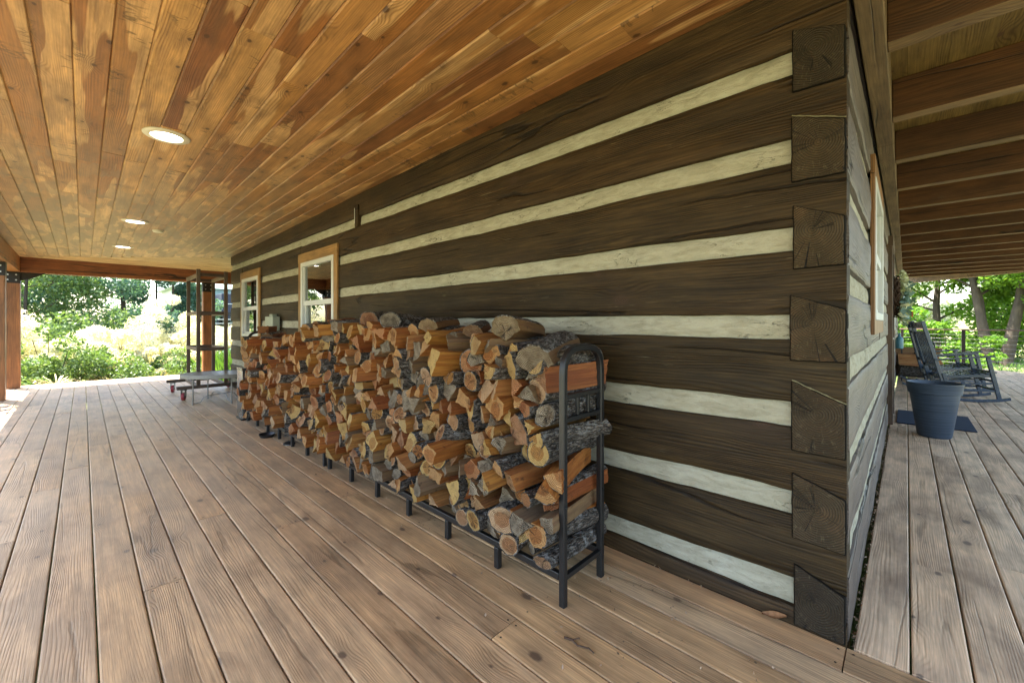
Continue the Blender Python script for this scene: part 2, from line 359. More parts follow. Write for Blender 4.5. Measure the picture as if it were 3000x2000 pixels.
def fire_mats():
    out = []
    # bark
    s = NT('firewood_bark'); lp = s.attr('lp').outputs['Vector']; t = s.attr('tint'); bid = s.attr('bid').outputs['Fac']
    lp = s.vm('ADD', lp, s.comb(bid, s.m('MULTIPLY', bid, 3.1), bid))
    v = s.voro(s.vm('ADD', s.vm('MULTIPLY', lp, (70, 20, 70)), s.vm('SCALE', s.noise(s.vm('MULTIPLY', lp, (50, 30, 50)), 1, 3, .6, color=True), 1.6)), 1, 'DISTANCE_TO_EDGE').outputs['Distance']
    n = s.noise(s.vm('MULTIPLY', lp, (60, 26, 60)), 1, 5, .68)
    li = s.mr(s.noise(s.vm('MULTIPLY', lp, (34, 20, 34)), 1, 6, .7), .52, .62)
    c = s.mix(s.mr(n, .3, .7), (.055,.045,.036), (.33,.29,.25))
    c = s.mix(s.m('MULTIPLY', s.mr(v, .13, .02), .8), c, (.014,.010,.008))
    c = s.mix(s.m('MULTIPLY', li, s.m('MULTIPLY_ADD', t.outputs['Alpha'], .5, .45)), c, (.46,.45,.43))
    h = s.m('ADD', s.m('MULTIPLY', s.mr(v, 0, .35), 1.0), s.m('MULTIPLY', n, 1.2))
    out.append(s.done(c, .85, s.bump(h, 1.0, .012), spec=.2))
    # split face
    s = NT('firewood_split'); lp = s.attr('lp').outputs['Vector']; t = s.attr('tint'); bid = s.attr('bid').outputs['Fac']
    lp = s.vm('ADD', lp, s.comb(bid, s.m('MULTIPLY', bid, 3.1), bid))
    fb = s.noise(s.vm('MULTIPLY', lp, (130, 5, 130)), 1, 4, .65, .4)
    g2 = s.noise(s.vm('MULTIPLY', lp, (38, 2.2, 38)), 1, 3, .55, .6)
    base = s.mix(1.0, t.outputs['Color'], (.70,.48,.25), 'MULTIPLY')
    c = s.mix(s.mr(g2, .35, .65), base, s.mix(1.0, t.outputs['Color'], (.48,.26,.12), 'MULTIPLY'))
    f2 = s.m('MULTIPLY_ADD', fb, 1.4, .3); c = s.mix(1.0, c, s.comb(f2, f2, f2), 'MULTIPLY')
    c = s.mix(s.m('MULTIPLY', t.outputs['Alpha'], .45), c, s.mix(fb, (.10,.085,.065), (.22,.19,.15)))
    c = s.mix(s.m('MULTIPLY', s.mr(s.noise(lp, 22, 4, .6), .6, .72), .6), c, (.035,.02,.012))
    out.append(s.done(c, .7, s.bump(s.m('ADD', fb, g2), .8, .008), spec=.3))
    # sawn end
    s = NT('firewood_sawn_end'); lp0 = s.attr('lp').outputs['Vector']; t = s.attr('tint'); bid = s.attr('bid').outputs['Fac']
    x, y, z = s.sep(lp0); lp = s.vm('ADD', lp0, s.comb(bid, s.m('MULTIPLY', bid, 3.1), bid))
    nz = s.noise(lp, 16, 3, .5)
    r = s.m('ADD', s.m('SQRT', s.m('ADD', s.m('MULTIPLY', x, x), s.m('MULTIPLY', z, z))), s.m('MULTIPLY_ADD', nz, .03, -.015))
    rg = s.m('POWER', s.m('MULTIPLY_ADD', s.m('SINE', s.m('MULTIPLY', r, 6.283/.0068)), .5, .5), 1.5)
    heart = s.mr(r, s.m('MULTIPLY_ADD', bid, .0, .040), .033)
    heart = s.m('MULTIPLY', heart, s.m('SUBTRACT', 1.0, t.outputs['Alpha']))
    c = s.mix(s.m('MULTIPLY', heart, .8), t.outputs['Color'], s.mix(1.0, t.outputs['Color'], (.62,.40,.25), 'MULTIPLY'))
    saw = s.noise(s.vm('MULTIPLY', lp, (40, 40, 320)), 1, 2, .6)
    grey = s.mix(s.mr(s.noise(lp, 20, 5, .65), .3, .7), (.11,.088,.062), (.46,.40,.30))
    c = s.mix(s.m('MULTIPLY', t.outputs['Alpha'], .9), c, grey)
    c = s.mix(s.m('MULTIPLY', rg, s.m('MULTIPLY_ADD', t.outputs['Alpha'], .35, .5)), c, s.mix(1.0, c, (.40,.28,.20), 'MULTIPLY'))
    bl = s.noise(lp, 26, 5, .65)
    c = s.mix(s.m('MULTIPLY', s.mr(bl, .50, .70), .6), c, (.11,.07,.04))
    f2 = s.m('MULTIPLY_ADD', saw, .5, .75); c = s.mix(1.0, c, s.comb(f2, f2, f2), 'MULTIPLY')
    ang = s.m('ARCTAN2', z, x)
    an = s.noise(s.m('ADD', s.m('MULTIPLY', ang, .8), s.m('MULTIPLY', bid, 9.3)), 1, 2, .5, dim='1D')
    ck = s.m('MULTIPLY', s.mr(s.m('ABSOLUTE', s.m('SUBTRACT', an, .5)), .02, .006), s.mr(r, .05, .02))
    hs = s.n('ShaderNodeTexWhiteNoise', noise_dimensions='1D'); s.l(bid, hs.inputs['W']); ck = s.m('MULTIPLY', ck, s.m('GREATER_THAN', hs.outputs['Value'], .62))
    c = s.mix(s.m('MULTIPLY', ck, .85), c, (.02,.012,.008))
    out.append(s.done(c, .75, s.bump(s.m('SUBTRACT', s.m('ADD', s.m('MULTIPLY', saw, .8), bl), s.m('ADD', s.m('MULTIPLY', ck, 2), rg)), .9, .006), spec=.25))
    return out
FIRE = fire_mats()

def leaf_mat(name, c0, c1, trans=.35):
    s = NT(name); w = s.n('ShaderNodeTexWhiteNoise', noise_dimensions='1D'); s.l(s.attr('bid').outputs['Fac'], w.inputs['W'])
    big = s.noise(s.coord(), .9, 2)
    c = s.mix(w.outputs['Value'], c0, c1)
    c = s.mix(1.0, c, s.ramp(big, [(.3, (.75,.8,.75)), (.7, (1.25,1.2,1.15))]), 'MULTIPLY')
    d = s.n('ShaderNodeBsdfPrincipled'); s.l(c, d.inputs['Base Color']); d.inputs['Roughness'].default_value = .5; d.inputs['Specular IOR Level'].default_value = .35
    tr = s.n('ShaderNodeBsdfTranslucent'); s.l(s.mix(1.0, c, (1.3, 1.25, .6), 'MULTIPLY'), tr.inputs['Color'])
    mx = s.n('ShaderNodeMixShader'); mx.inputs[0].default_value = trans
    s.l(d.outputs[0], mx.inputs[1]); s.l(tr.outputs[0], mx.inputs[2]); s.l(mx.outputs[0], s.out.inputs['Surface'])
    return s.mat
M['leaf_green'] = leaf_mat('green_leaves', (.075,.14,.04), (.15,.225,.08))
M['leaf_teal'] = leaf_mat('blue_green_leaves', (.055,.13,.09), (.10,.185,.135))
M['leaf_maple'] = leaf_mat('maple_leaves', (.07,.165,.014), (.14,.25,.03), .5)
M['leaf_pale'] = leaf_mat('overexposed_plumes', (.60,.58,.50), (.76,.74,.66), .35)  # pale plumes, whitened in the colour to look blown out by sun
M['leaf_glare'] = leaf_mat('overexposed_leaves', (.30,.35,.25), (.48,.53,.41), .4)  # overexposed sunlight put into the leaf colour
M['straw'] = leaf_mat('straw_blades', (.30,.24,.11), (.42,.36,.18), .3)
M['litter'] = leaf_mat('dry_crumbs', (.10,.06,.035), (.42,.30,.20), .05)
M['blade'] = leaf_mat('green_blades', (.07,.15,.03), (.12,.22,.05), .4)
M['euc'] = leaf_mat('eucalyptus_leaves', (.11,.2,.19), (.2,.3,.27), .15)
M['euc2'] = leaf_mat('pale_olive_leaves', (.42,.45,.30), (.62,.64,.48), .2)

def bark_tree():
    s = NT('tree_bark'); co = s.coord()
    n = s.noise(s.vm('MULTIPLY', co, (14, 14, 3)), 1, 5, .65); n2 = s.noise(co, 2.5, 3)
    c = s.mix(n, (.025,.019,.014), (.095,.077,.058)); c = s.mix(s.mr(n2, .5, .7), c, s.mix(1.0, c, (1.35,1.35,1.3), 'MULTIPLY'))
    return s.done(c, .85, s.bump(n, .8, .03), spec=.2, sc=1)
M['treebark'] = bark_tree()

def ground_mat():
    s = NT('meadow_ground'); co = s.coord()
    n = s.noise(co, .35, 5, .6); n2 = s.noise(co, 9, 4, .7)
    c = s.mix(s.mr(n, .38, .62), (.085,.12,.035), (.30,.26,.15))
    c = s.mix(1.0, c, s.ramp(n2, [(.3, (.6,.6,.6)), (.7, (1.3,1.3,1.3))]), 'MULTIPLY')
    return s.done(c, .9, s.bump(n2, 1, .05), spec=.1, sc=1)
M['ground'] = ground_mat()

def glass_mat():
    s = NT('window_glass')
    f = s.n('ShaderNodeFresnel'); f.inputs['IOR'].default_value = 1.9
    fac = s.m('MULTIPLY_ADD', f.outputs[0], 1.15, .06, clamp=True)
    n = s.noise(s.coord(), 1.7, 1)
    g = s.n('ShaderNodeBsdfGlossy'); g.inputs['Roughness'].default_value = .01; g.inputs['Color'].default_value = (.95,.97,.97,1)
    s.l(s.bump(n, .03, .05), g.inputs['Normal'])
    t = s.n('ShaderNodeBsdfTransparent'); t.inputs['Color'].default_value = (.75,.8,.78,1)
    mx = s.n('ShaderNodeMixShader'); s.l(fac, mx.inputs[0]); s.l(t.outputs[0], mx.inputs[1]); s.l(g.outputs[0], mx.inputs[2])
    s.l(mx.outputs[0], s.out.inputs['Surface']); return s.mat
M['glass'] = glass_mat()

# ------------------------------------------------------------------ the setting: ground and deck
def hgt(x, y):
    t = min(max((-14.5 - x)/18.0, 0), 1); t = t*t*(3-2*t)
    u = min(max((y - 30)/60.0, 0), 1)
    return -.55 + 1.75*t + 2.5*u + .10*mnoise.noise(Vector((x*.35, y*.35, 0)))
def axis_pts(lo, hi, a, b, st):
    core = list(np.arange(a, b+1e-6, st)); out = []
    d = st; p = a
    while p > lo: d *= 1.35; p -= d; out.append(max(p, lo))
    out = out[::-1] + core; d = st; p = b
    while p < hi: d *= 1.35; p += d; out.append(min(p, hi))
    return out
gx = axis_pts(-900, 900, -40, 20, .8); gy = axis_pts(-900, 900, -24, 40, .8)
g = MB(); nx, ny = len(gx), len(gy)
g.add([(x, y, hgt(x, y)) for x in gx for y in gy], [(i*ny+j, (i+1)*ny+j, (i+1)*ny+j+1, i*ny+j+1) for i in range(nx-1) for j in range(ny-1)])
tag(g.build('ground', M['ground'], smooth='all'), kind='structure')

def deck_profile(c0, c1, z):
    e = .0045
    return [(c0, z-.032), (c1, z-.032), (c1, z-e), (c1-e*.4, z-e*.35), (c1-e*1.2, z), (c0+e*1.2, z), (c0+e*.4, z-e*.35), (c0, z-e)]
dk = MB(); bid = 1
P = .1482
edges = [-.152 - P*k for k in range(21)]
rows = [(-.152, -.004)] + [(edges[i+1], edges[i]) for i in range(20)]
for i, (y0, y1) in enumerate(rows):
    r = random.Random(100+i)
    if i == 0: cuts = [-12.15, -9.3, -6.3, -3.1, 0.0, 2.6]
    else:
        cuts = [-12.15]; x = -12.15 + r.uniform(1.2, 3.6)
        while x < 2.3: cuts.append(x); x += r.choice([2.4, 3.0, 3.66, 3.66, 4.2])
        cuts.append(2.6)
    for a, b in zip(cuts, cuts[1:]):
        dz = r.uniform(-.0015, .0015)
        dk.prism(deck_profile(y0+.0022+r.uniform(0, .001), y1-.0022, dz), 'x', a+.002, b-.002, 0, bid + r.random()); bid += 1
        for xe in (a+.022, b-.022):
            for ye in (y0+.032, y1-.032):
                if y1-y0 > .1 and r.random() < .8:
                    v = [(xe+r.uniform(-.004, .004)*0+.0042*math.cos(q*math.pi/4), ye+.0042*math.sin(q*math.pi/4), dz+.0006) for q in range(8)]; dk.add(v, [tuple(range(8))], 2, 0)
PR = .1545
x = .017; j = 0
while x < 2.5:
    r = random.Random(300+j); cuts = [-.001]; y = [2.3, .95, 3.2, 1.35, 2.7, 1.9][j % 6] + r.uniform(-.2, .2)
    yend = 16.0 - .99*x
    while y < yend-.5: cuts.append(y); y += r.choice([2.4, 3.0, 3.66])
    cuts.append(yend)
    for a, b in zip(cuts, cuts[1:]):
        dk.prism(deck_profile(x+.003, x+PR-.003, r.uniform(-.001, .0015)), 'y', a+.0022, b-.0022, 1, bid + r.random()); bid += 1
    x += PR; j += 1
deck = tag(dk.build('deck_floor', [M['deck'], M['deck_y'], M['steel']]), kind='structure')

# ------------------------------------------------------------------ log cabin
cabin = empty('log_cabin', label='log cabin of dark stained timbers with wide pale chinking between them', cat='house')
ZC = [.1215 + .3555*j for j in range(7)]
LOGS = [(-.25, ZC[0]-.052)] + [(ZC[j]+.050, ZC[j+1]-.050) for j in range(6)] + [(ZC[6]+.050, 2.72)]
WINS = [(-5.58, -4.39), (-8.43, -7.28)]
WZ0, WZ1 = .875, 2.09
def timber(name, s0, s1, z0, z1, wall, mat, seed, parent, proud=0.0, deep=.12):
    m = MB(); st = .07; n = max(2, int((s1-s0)/st)); h = z1-z0; rr = .010
    prof = [(-deep, 0), (-rr*1.6, 0), (-rr*.5, rr*.35), (0, rr*1.3)]
    prof += [(0, h*t) for t in (.2, .35, .5, .65, .8)]
    prof += [(0, h-rr*1.3), (-rr*.5, h-rr*.35), (-rr*1.6, h), (-deep, h)]
    k = len(prof); vs = []
    for i in range(n+1):
        s = s0 + (s1-s0)*i/n
        for q, (d, zz) in enumerate(prof):
            e = mnoise.noise(Vector((s*1.7, seed*3.3, 0)))*.008 + mnoise.noise(Vector((s*8, seed*5.1, 2)))*.0045
            e2 = mnoise.noise(Vector((s*1.7, seed*3.3, 9)))*.008 + mnoise.noise(Vector((s*8, seed*5.1, 7)))*.0045
            z = z0 + zz + (e*(1-zz/h) + e2*(zz/h))*min(1, h/.15)
            dd = d
            if d > -deep*.9: dd = d + mnoise.noise(Vector((s*2.2, z*7, seed)))*.0055 + mnoise.noise(Vector((s*6, z*15, seed+4)))*.0028
            dd += proud
            vs.append((s, -dd, z) if wall == 'A' else (dd, s, z))
    fs = [(i*k+q, (i+1)*k+q, (i+1)*k+(q+1) % k, i*k+(q+1) % k) for i in range(n) for q in range(k)]
    fs += [tuple(range(k)), tuple(n*k+q for q in range(k-1, -1, -1))]
    m.add(vs, fs, 0, seed + .37)
    return m.build(name, mat, parent, smooth=True)
def segs(a, b, cuts):
    out = []; x = a
    for c0, c1 in sorted(cuts): out.append((x, c0)); x = c1
    out.append((x, b)); return out
XL = -9.21
for j, (z0, z1) in enumerate(LOGS):
    sp = [(XL, 0.0)] if j in (0, 1, 2, 7) else segs(XL, 0.0, [(w[0]+.03, w[1]-.03) for w in WINS])
    for i, (a, b) in enumerate(sp): timber('log', a, b, z0, z1, 'A', M['log'], j*10+i+1, cabin)
    if j == 6:
        for i, w in enumerate(WINS): timber('log', w[0]+.03, w[1]-.03, WZ1-.03, z1, 'A', M['log'], j*10+i+6, cabin, proud=-.003)
# mortar strips between the timbers
def chink(s0, s1, zc, wall, seed, m, hh=.064):
    n = max(2, int((s1-s0)/.05)); rows_ = 6; vs = []
    for i in range(n+1):
        s = s0+(s1-s0)*i/n
        for k in range(rows_+1):
            t = k/rows_*2-1; z = zc+t*hh
            d = -.019 - .012*t*t*abs(t) + .005*t*-1 + mnoise.noise(Vector((s*6, z*20, seed)))*.004 + mnoise.noise(Vector((s*22, z*40, seed)))*.0018
            vs.append((s, -d, z) if wall == 'A' else (d+.009, s, z))
    fs = [(i*(rows_+1)+k, (i+1)*(rows_+1)+k, (i+1)*(rows_+1)+k+1, i*(rows_+1)+k+1) for i in range(n) for k in range(rows_)]
    m.add(vs, fs, 0, seed)
cm = MB()
for j, zc in enumerate(ZC):
    sp = [(XL, -.10)] if j in (0, 1, 6) else segs(XL, -.10, [(w[0]+.03, w[1]-.03) for w in WINS])
    if j == 2: sp = [(XL, -.10)]
    for a, b in sp: chink(a, b, zc, 'A', j, cm)
o = cm.build('chinking', M['chink'], cabin, smooth=True)
# cover block in the top joint
sb = MB(); sb.box(-3.975, -3.905, -.016, .03, 2.195, 2.42); sb.box(-3.992, -3.9765, -.013, .02, 2.24, 2.40, 1)
sb.build('splice_block', [M['log'], M['white']], cabin, bevel=.003)
# long side around the corner
YB = 13.0
BDOOR = (4.66, 5.62); BWIN = (1.37, 2.66)
ZB = [(zc-.1285, zc+.1285) for zc in ZC] + [(2.2545+.3555-.1285, 2.74)]
for j, (z0, z1) in enumerate(ZB):
    cuts = []
    if z1 > 1.16 and z0 < 2.2: cuts.append((BWIN[0]+.04, BWIN[1]-.04))
    if z0 < 2.1: cuts.append((BDOOR[0]+.05, BDOOR[1]-.05))
    for (w0_, w1_), lo, hi in ((BWIN, 1.16, 2.205), (BDOOR, -1, 2.215)):
        if z0 < hi < z1: timber('log', w0_+.04, w1_-.04, hi, z1, 'B', M['log_y'], 300+j*10, cabin, proud=.0)
        if z0 < lo < z1: timber('log', w0_+.04, w1_-.04, z0, lo, 'B', M['log_y'], 305+j*10, cabin, proud=.0)
    for i, (a, b) in enumerate(segs(.03, YB, cuts)):
        lg = timber('log', a, b, max(z0, -.25), z1, 'B', M['log_y'], 200+j*10+i, cabin, proud=.003)
        if i == 0 and j < 7:
            zc = ZC[j]; r = random.Random(j+60)
            it, ib, ot, ob = .129+r.uniform(-.016, .012), -.130+r.uniform(-.012, .010), .053+r.uniform(0, .012), -.136+r.uniform(-.012, .014)
            if j == 0: ob = ib = -.118
            cx = -.085 + r.uniform(-.02, .02); cz = r.uniform(-.03, .02)
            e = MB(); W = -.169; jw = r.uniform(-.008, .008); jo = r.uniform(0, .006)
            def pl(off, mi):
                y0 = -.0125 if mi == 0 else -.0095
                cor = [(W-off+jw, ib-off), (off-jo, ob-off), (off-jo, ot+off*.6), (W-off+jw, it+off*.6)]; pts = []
                for q in range(4):
                    (ax, az), (bx_, bz) = cor[q], cor[(q+1) % 4]
                    for k in range(7):
                        t = k/7; nn = mnoise.noise(Vector((ax+(bx_-ax)*t*1, (az+(bz-az)*t)*1, j*3.7))*22)*.0032*(4*t*(1-t))
                        pts.append((ax+(bx_-ax)*t + (nn if q % 2 else 0), az+(bz-az)*t + (0 if q % 2 else nn)))
                nq = len(pts)
                v = [(px-cx, y0, pz-cz) for px, pz in pts] + [(px-cx, .06, pz-cz) for px, pz in pts]
                e.add(v, [tuple(range(nq))]+[(q, q+nq, (q+1) % nq+nq, (q+1) % nq) for q in range(nq)], mi)
            pl(-.002, 0)
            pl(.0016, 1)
            oe = e.build('log_end', [M['logend'], M['gap_shade']], lg, bevel=.004); oe.location = (cx, 0, zc+cz)
            if j in (2, 5):
                k = MB(); n = 14; pts = []
                for q in range(n+1):
                    t = q/n; pts.append((W+(0-W)*t-cx, -.0125, it+.003+(ot-it)*t-cz+r.uniform(-.0012, .0012)))
                k.tube(pts, [.0012+r.random()*.002 for _ in pts], 5)
                k.build('caulk_bead', M['caulk'], oe)
cb = MB()
for j in range(1, 8):
    zc = (LOGS[j][0]+LOGS[j][1])/2 if j < 7 else 2.432
    cuts = []
    if zc > 1.05 and zc < 2.2: cuts.append((BWIN[0]+.04, BWIN[1]-.04))
    if zc < 2.1: cuts.append((BDOOR[0]+.05, BDOOR[1]-.05))
    for a, b in segs(.165, YB, cuts): chink(a, b, zc, 'B', 40+j, cb)
cb.build('chinking', M['chink'], cabin, smooth=True)
sh = MB()   # inner shell that keeps daylight out of the rooms
sh.box(XL+.03, -.14, .14, YB-.02, -.2, -.02); sh.box(XL, -.10, .13, YB, 2.66, 2.74)
sh.box(XL, -.12, 4.0, 4.1, -.02, 2.66); sh.box(-3.0, -2.9, .8, YB, -.02, 2.66); sh.box(XL, XL+.1, .13, 4, -.02, 2.66)
sh.build('interior_wall', M['dark'], cabin)

def window(w0, w1, z0, z1, wall, rail_z, parent, blinds=True):
    def T(s, d, z): return (s, -d, z) if wall == 'A' else (d, s, z)
    def bx(mb, s0, s1, d0, d1, za, zb, mat=0, bid=0.0):
        p, q = T(s0, d0, za), T(s1, d1, zb)
        mb.box(min(p[0], q[0]), max(p[0], q[0]), min(p[1], q[1]), max(p[1], q[1]), za, zb, mat, bid)
    tw = .095; th = .115
    t = MB(); bx(t, w0, w1, .0, .024, z1-th, z1, 1, .3)
    bx(t, w0+.004, w0+tw, .0, .022, z0, z1-th-.001, 0, 1.2); bx(t, w1-tw, w1-.004, .0, .022, z0, z1-th-.001, 0, 2.2); bx(t, w0+tw+.001, w1-tw-.001, .0, .021, z0, z0+.09, 1, .7)
    wd = t.build('window', [M['trim'], M['trim_x']] if wall == 'A' else [M['trim_b'], M['trim_b']], parent, bevel=.003)
    a, b, c, d = w0+tw, w1-tw, z0+.09, z1-th
    f = MB(); fw = .055
    for s0, s1, za, zb in ((a+.001, a+fw, c+.001, d-.001), (b-fw, b-.001, c+.001, d-.001), (a+fw, b-fw, d-fw, d-.001), (a+fw, b-fw, c+.001, c+fw)):
        bx(f, s0, s1, -.06, .026, za, zb)
    f.build('frame', M['white'], wd, bevel=.004)
    u = MB(); sw = .038
    bx(u, a+fw, b-fw, -.03, .012, rail_z-.03, rail_z+.03)
    bx(u, a+fw, a+fw+sw, -.045, -.006, c+fw, rail_z-.03); bx(u, b-fw-sw, b-fw, -.045, -.006, c+fw, rail_z-.03); bx(u, a+fw+sw, b-fw-sw, -.045, -.006, c+fw, c+fw+sw)
    bx(u, a+fw, a+fw+.02, -.03, .008, rail_z+.03, d-fw); bx(u, b-fw-.02, b-fw, -.03, .008, rail_z+.03, d-fw)
    u.build('sash', M['white'], wd, bevel=.003)
    g_ = MB(); bx(g_, a+fw+.02, b-fw-.02, -.014, -.010, rail_z+.03, d-fw); bx(g_, a+fw+sw, b-fw-sw, -.034, -.030, c+fw+sw, rail_z-.03)
    g_.build('pane', M['glass'], wd)
    if blinds:
        l = MB(); z = c+fw
        while z < d-.04:
            p0, p1 = T(a+fw-.02, -.09, z), T(b-fw+.02, -.09, z); l.bar(p0, p1, .045, .003, up=(0, -.55, 1) if wall == 'A' else (.55, 0, 1)); z += .048
        l.build('blind', M['blind'], wd)
    k = MB(); bx(k, a-.05, b+.05, -.42, -.40, c-.1, d+.1); bx(k, a-.05, b+.05, -.40, -.07, d+.02, d+.05); bx(k, a-.05, b+.05, -.40, -.07, c-.06, c-.02)
    k.build('dark_backing', M['dark'], wd)  # added dark backing that stands in for the unlit room
    return wd
for w in WINS: window(w[0], w[1], WZ0, WZ1, 'A', 1.455, cabin)
window(BWIN[0], BWIN[1], 1.13, 2.235, 'B', 1.66, cabin)
# door on the long side
d = MB()
d.box(-.02, .045, BDOOR[0], BDOOR[0]+.11, 0.0, 2.12, 0, .5); d.box(-.02, .045, BDOOR[1]-.11, BDOOR[1], 0.0, 2.12, 0, 1.5); d.box(-.02, .05, BDOOR[0], BDOOR[1], 2.1205, 2.24, 0, 2.5)
door = d.build('door', M['doorwood'], cabin, bevel=.003)
d = MB(); d.box(-.06, -.01, BDOOR[0]+.111, BDOOR[1]-.111, .01, 2.119); d.build('door_leaf', M['door'], door, bevel=.004)
d = MB(); d.tube([(-.012, BDOOR[1]-.19, 1.0), (.035, BDOOR[1]-.19, 1.0), (.04, BDOOR[1]-.29, 1.0)], .011, 8); d.build('handle', M['bolt'], door, smooth=True)
window(7.1, 8.0, 1.0, 2.1, 'B', 1.55, cabin, blinds=False)
mb = MB(); mb.box(-6.65, -6.30, -.115, -.02, .86, 1.30); mb.box(-6.56, -6.42, -.085, -.02, 1.3005, 1.335)
meter = mb.build('meter_box', M['meter'], None, bevel=.008)
tag(meter, 'grey-green electrical meter box on log wall between the two windows', 'electrical box')
mb = MB(); mb.tube([(-6.60+.09+.075*math.cos(a), -.118, 1.06+.10*math.sin(a)) for a in np.linspace(0, math.pi, 14)], .008, 6); mb.build('conduit_loop', M['steel'], meter, smooth=True)

# ------------------------------------------------------------------ porch roof
roof = empty('porch_roof', label='porch roof with knotty pine ceiling boards, dark joists and stained beams', cat='porch roof')
def cz(x): return 2.571 + .0117*x
cl = MB(); CP = .1335; y = -.001; i = 0
OUT = (-11.72, -2.80)
while y > -2.82:
    r = random.Random(500+i); y0, y1 = y-CP, y
    ym = (y0+y1)/2; xs = XL + (OUT[0]-XL)*(ym/OUT[1])
    cuts = [xs]; x = xs + r.uniform(.3, 1.4)
    while x < 2.3: cuts.append(x); x += r.choice([1.1, 1.6, 2.0, 2.4, 3.0])
    cuts.append(2.6)
    for a, b in zip(cuts, cuts[1:]):
        g_ = .0005; e = .009; bidv = 2000+i*37.0+r.random()*30; dz = r.uniform(-.0012, .0012)
        pf = [(y0+g_, .02), (y0+g_, .007), (y0+g_+e, 0), (y1-g_-e*.5, 0), (y1-g_, .004), (y1-g_, .02)]
        v = [(a+.0006, p, cz(a)+q+dz) for p, q in pf] + [(b-.0006, p, cz(b)+q+dz) for p, q in pf]; n = 6
        cl.add(v, [(k, (k+1) % n, (k+1) % n+n, k+n) for k in range(n)]+[tuple(range(n-1, -1, -1)), tuple(range(n, 2*n))], 0, bidv)
    y = y0; i += 1
x = XL; i = 0
while x > -11.75:   # boards beyond the mitre run the other way
    x0 = x-CP; xm = (x+x0)/2; yl = OUT[1]*(xm-XL)/(OUT[0]-XL)
    r = random.Random(800+i); cuts = [yl-.02]; yy = yl + r.uniform(.8, 2)
    while yy < 5: cuts.append(yy); yy += r.choice([1.5, 2, 2.4])
    cuts.append(6)
    for a, b in zip(cuts, cuts[1:]):
        zz = cz(xm); pf = [(x0+.0005, .02), (x0+.0005, .005), (x0+.0055, 0), (x-.003, 0), (x-.0005, .003), (x-.0005, .02)]
        cl.prism([(p, q+zz) for p, q in pf], 'y', a, b-.001, 1, 5000+i*11.3+r.random()*9)
    x = x0; i += 1
cl.build('ceiling', [M['ceil'], M['ceil_y']], roof)
sl = MB()
sl.add([(-12.35, -3.19, cz(-12.3)+.03), (2.7, -3.19, cz(2.7)+.03), (2.7, .02, cz(2.7)+.03), (-12.35, .02, cz(-12.3)+.03),
        (-12.35, -3.19, 2.68), (2.7, -3.19, 2.80), (2.7, .02, 2.80), (-12.35, .02, 2.68)], [(0,3,2,1),(4,5,6,7),(0,1,5,4),(1,2,6,5),(2,3,7,6),(3,0,4,7)])
sl.box(-12.35, XL-.002, .021, 6.2, cz(-12.3)+.035, 2.68)
sl.build('roof_slab_light_stop', M['dark'], roof)
def jb(name, x0, x1, y0, y1, z0, z1, mat, bid=.0, bev=.006):
    m = MB(); m.box(x0, x1, y0, y1, z0, z1, 0, bid); return m.build(name, mat, roof, bevel=bev)
jb('beam', -11.885, -11.69, -2.965, 6.0, 2.152, 2.448, M['beam_y'], 3.1)
jb('beam', -11.689, 2.6, -2.965, -2.775, 2.152, 2.44, M['beam_x'], 4.4)
# lean-to on the long side
hd = MB(); hd.box(.012, .098, -.03, 1.92, 2.438, 2.66, 0, 1.3); hd.box(.010, .097, 1.923, 6.1, 2.440, 2.66, 0, 2.3); hd.box(.011, .098, 6.103, 13.2, 2.439, 2.66, 0, 4.3)
hd.build('header', M['header'], roof, bevel=.005)
for k in range(15):
    yj = .50 + .915*k
    zj = 2.442+random.uniform(-.003, .003); m = MB(); m.box(.0985, 2.6, yj, yj+.098, zj, 2.668, 0, 10.3+k); m.m[-6] = 1; m.build('joist', [M['joist'], M['joist_under_bounce']], roof, bevel=.005)
pk = MB(); x = .0; k = 0
while x < 2.65:
    for a, b in ((-.02, 4.21), (4.212, 9.70), (9.702, 15.9)):
        pk.box(x+.0006, x+.165-.0003-max(0, random.random()-.85)*.008, a, min(b, 16.05-.99*x), 2.669, 2.70, 0, 50+k+random.random()); k += 1
    x += .165
pk.build('roof_planks', M['plank_y'], roof)
rs_ = MB(); rs_.box(-.1, 2.75, .03, 13.3, 2.71, 2.76); rs_.build('roof_slab_light_stop', M['dark'], roof)  # unseen cover added to stop sky slits between the planks
def endline(x): return 15.95 - .99*x
eb = MB(); eb.bar((-.1, endline(-.1)-.12, 2.56), (2.55, endline(2.55)-.12, 2.56), .14, .26, bid=2.2)
eb.build('end_beam', M['header'], roof, bevel=.005)

# recessed lights
def light(x, y, z):
    t = empty('ceiling_light', (x, y, z), label='x', cat='light')
    m = MB(); m.lathe([(.088, -.004), (.092, -.012), (.125, -.010), (.133, -.004), (.133, .001), (.088, .001)], 40); m.build('trim_ring', M['trimwhite'], t, smooth=True)
    m = MB(); m.lathe([(.0001, -.0055), (.089, -.0055), (.089, .0005)], 40); m.build('lens', M['lamp'], t)
    return t
lt = light(-3.62, -1.557, cz(-3.62)-.002)
tag(lt, 'large nearest round recessed ceiling light, lit, in pine porch ceiling', 'ceiling light', 'recessed ceiling lights')
for (x, y), lab in (((-6.87, -1.51), 'middle round recessed ceiling light, lit, between nearest and farthest ones'), ((-9.15, -1.51), 'small farthest round recessed ceiling light, lit, close to far beam')):
    c = copy_tree(lt); c.location = (x, y, cz(x)-.002); c['label'] = lab
m = MB(); m.lathe([(.0001, -.03), (.05, -.03), (.06, -.012), (.06, 0)], 24)
sd = tag(m.build('smoke_detector', M['trimwhite'], smooth=True, loc=(-7.3, -1.25, cz(-7.3)-.001)), 'small pale round detector on ceiling beside middle light', 'detector')

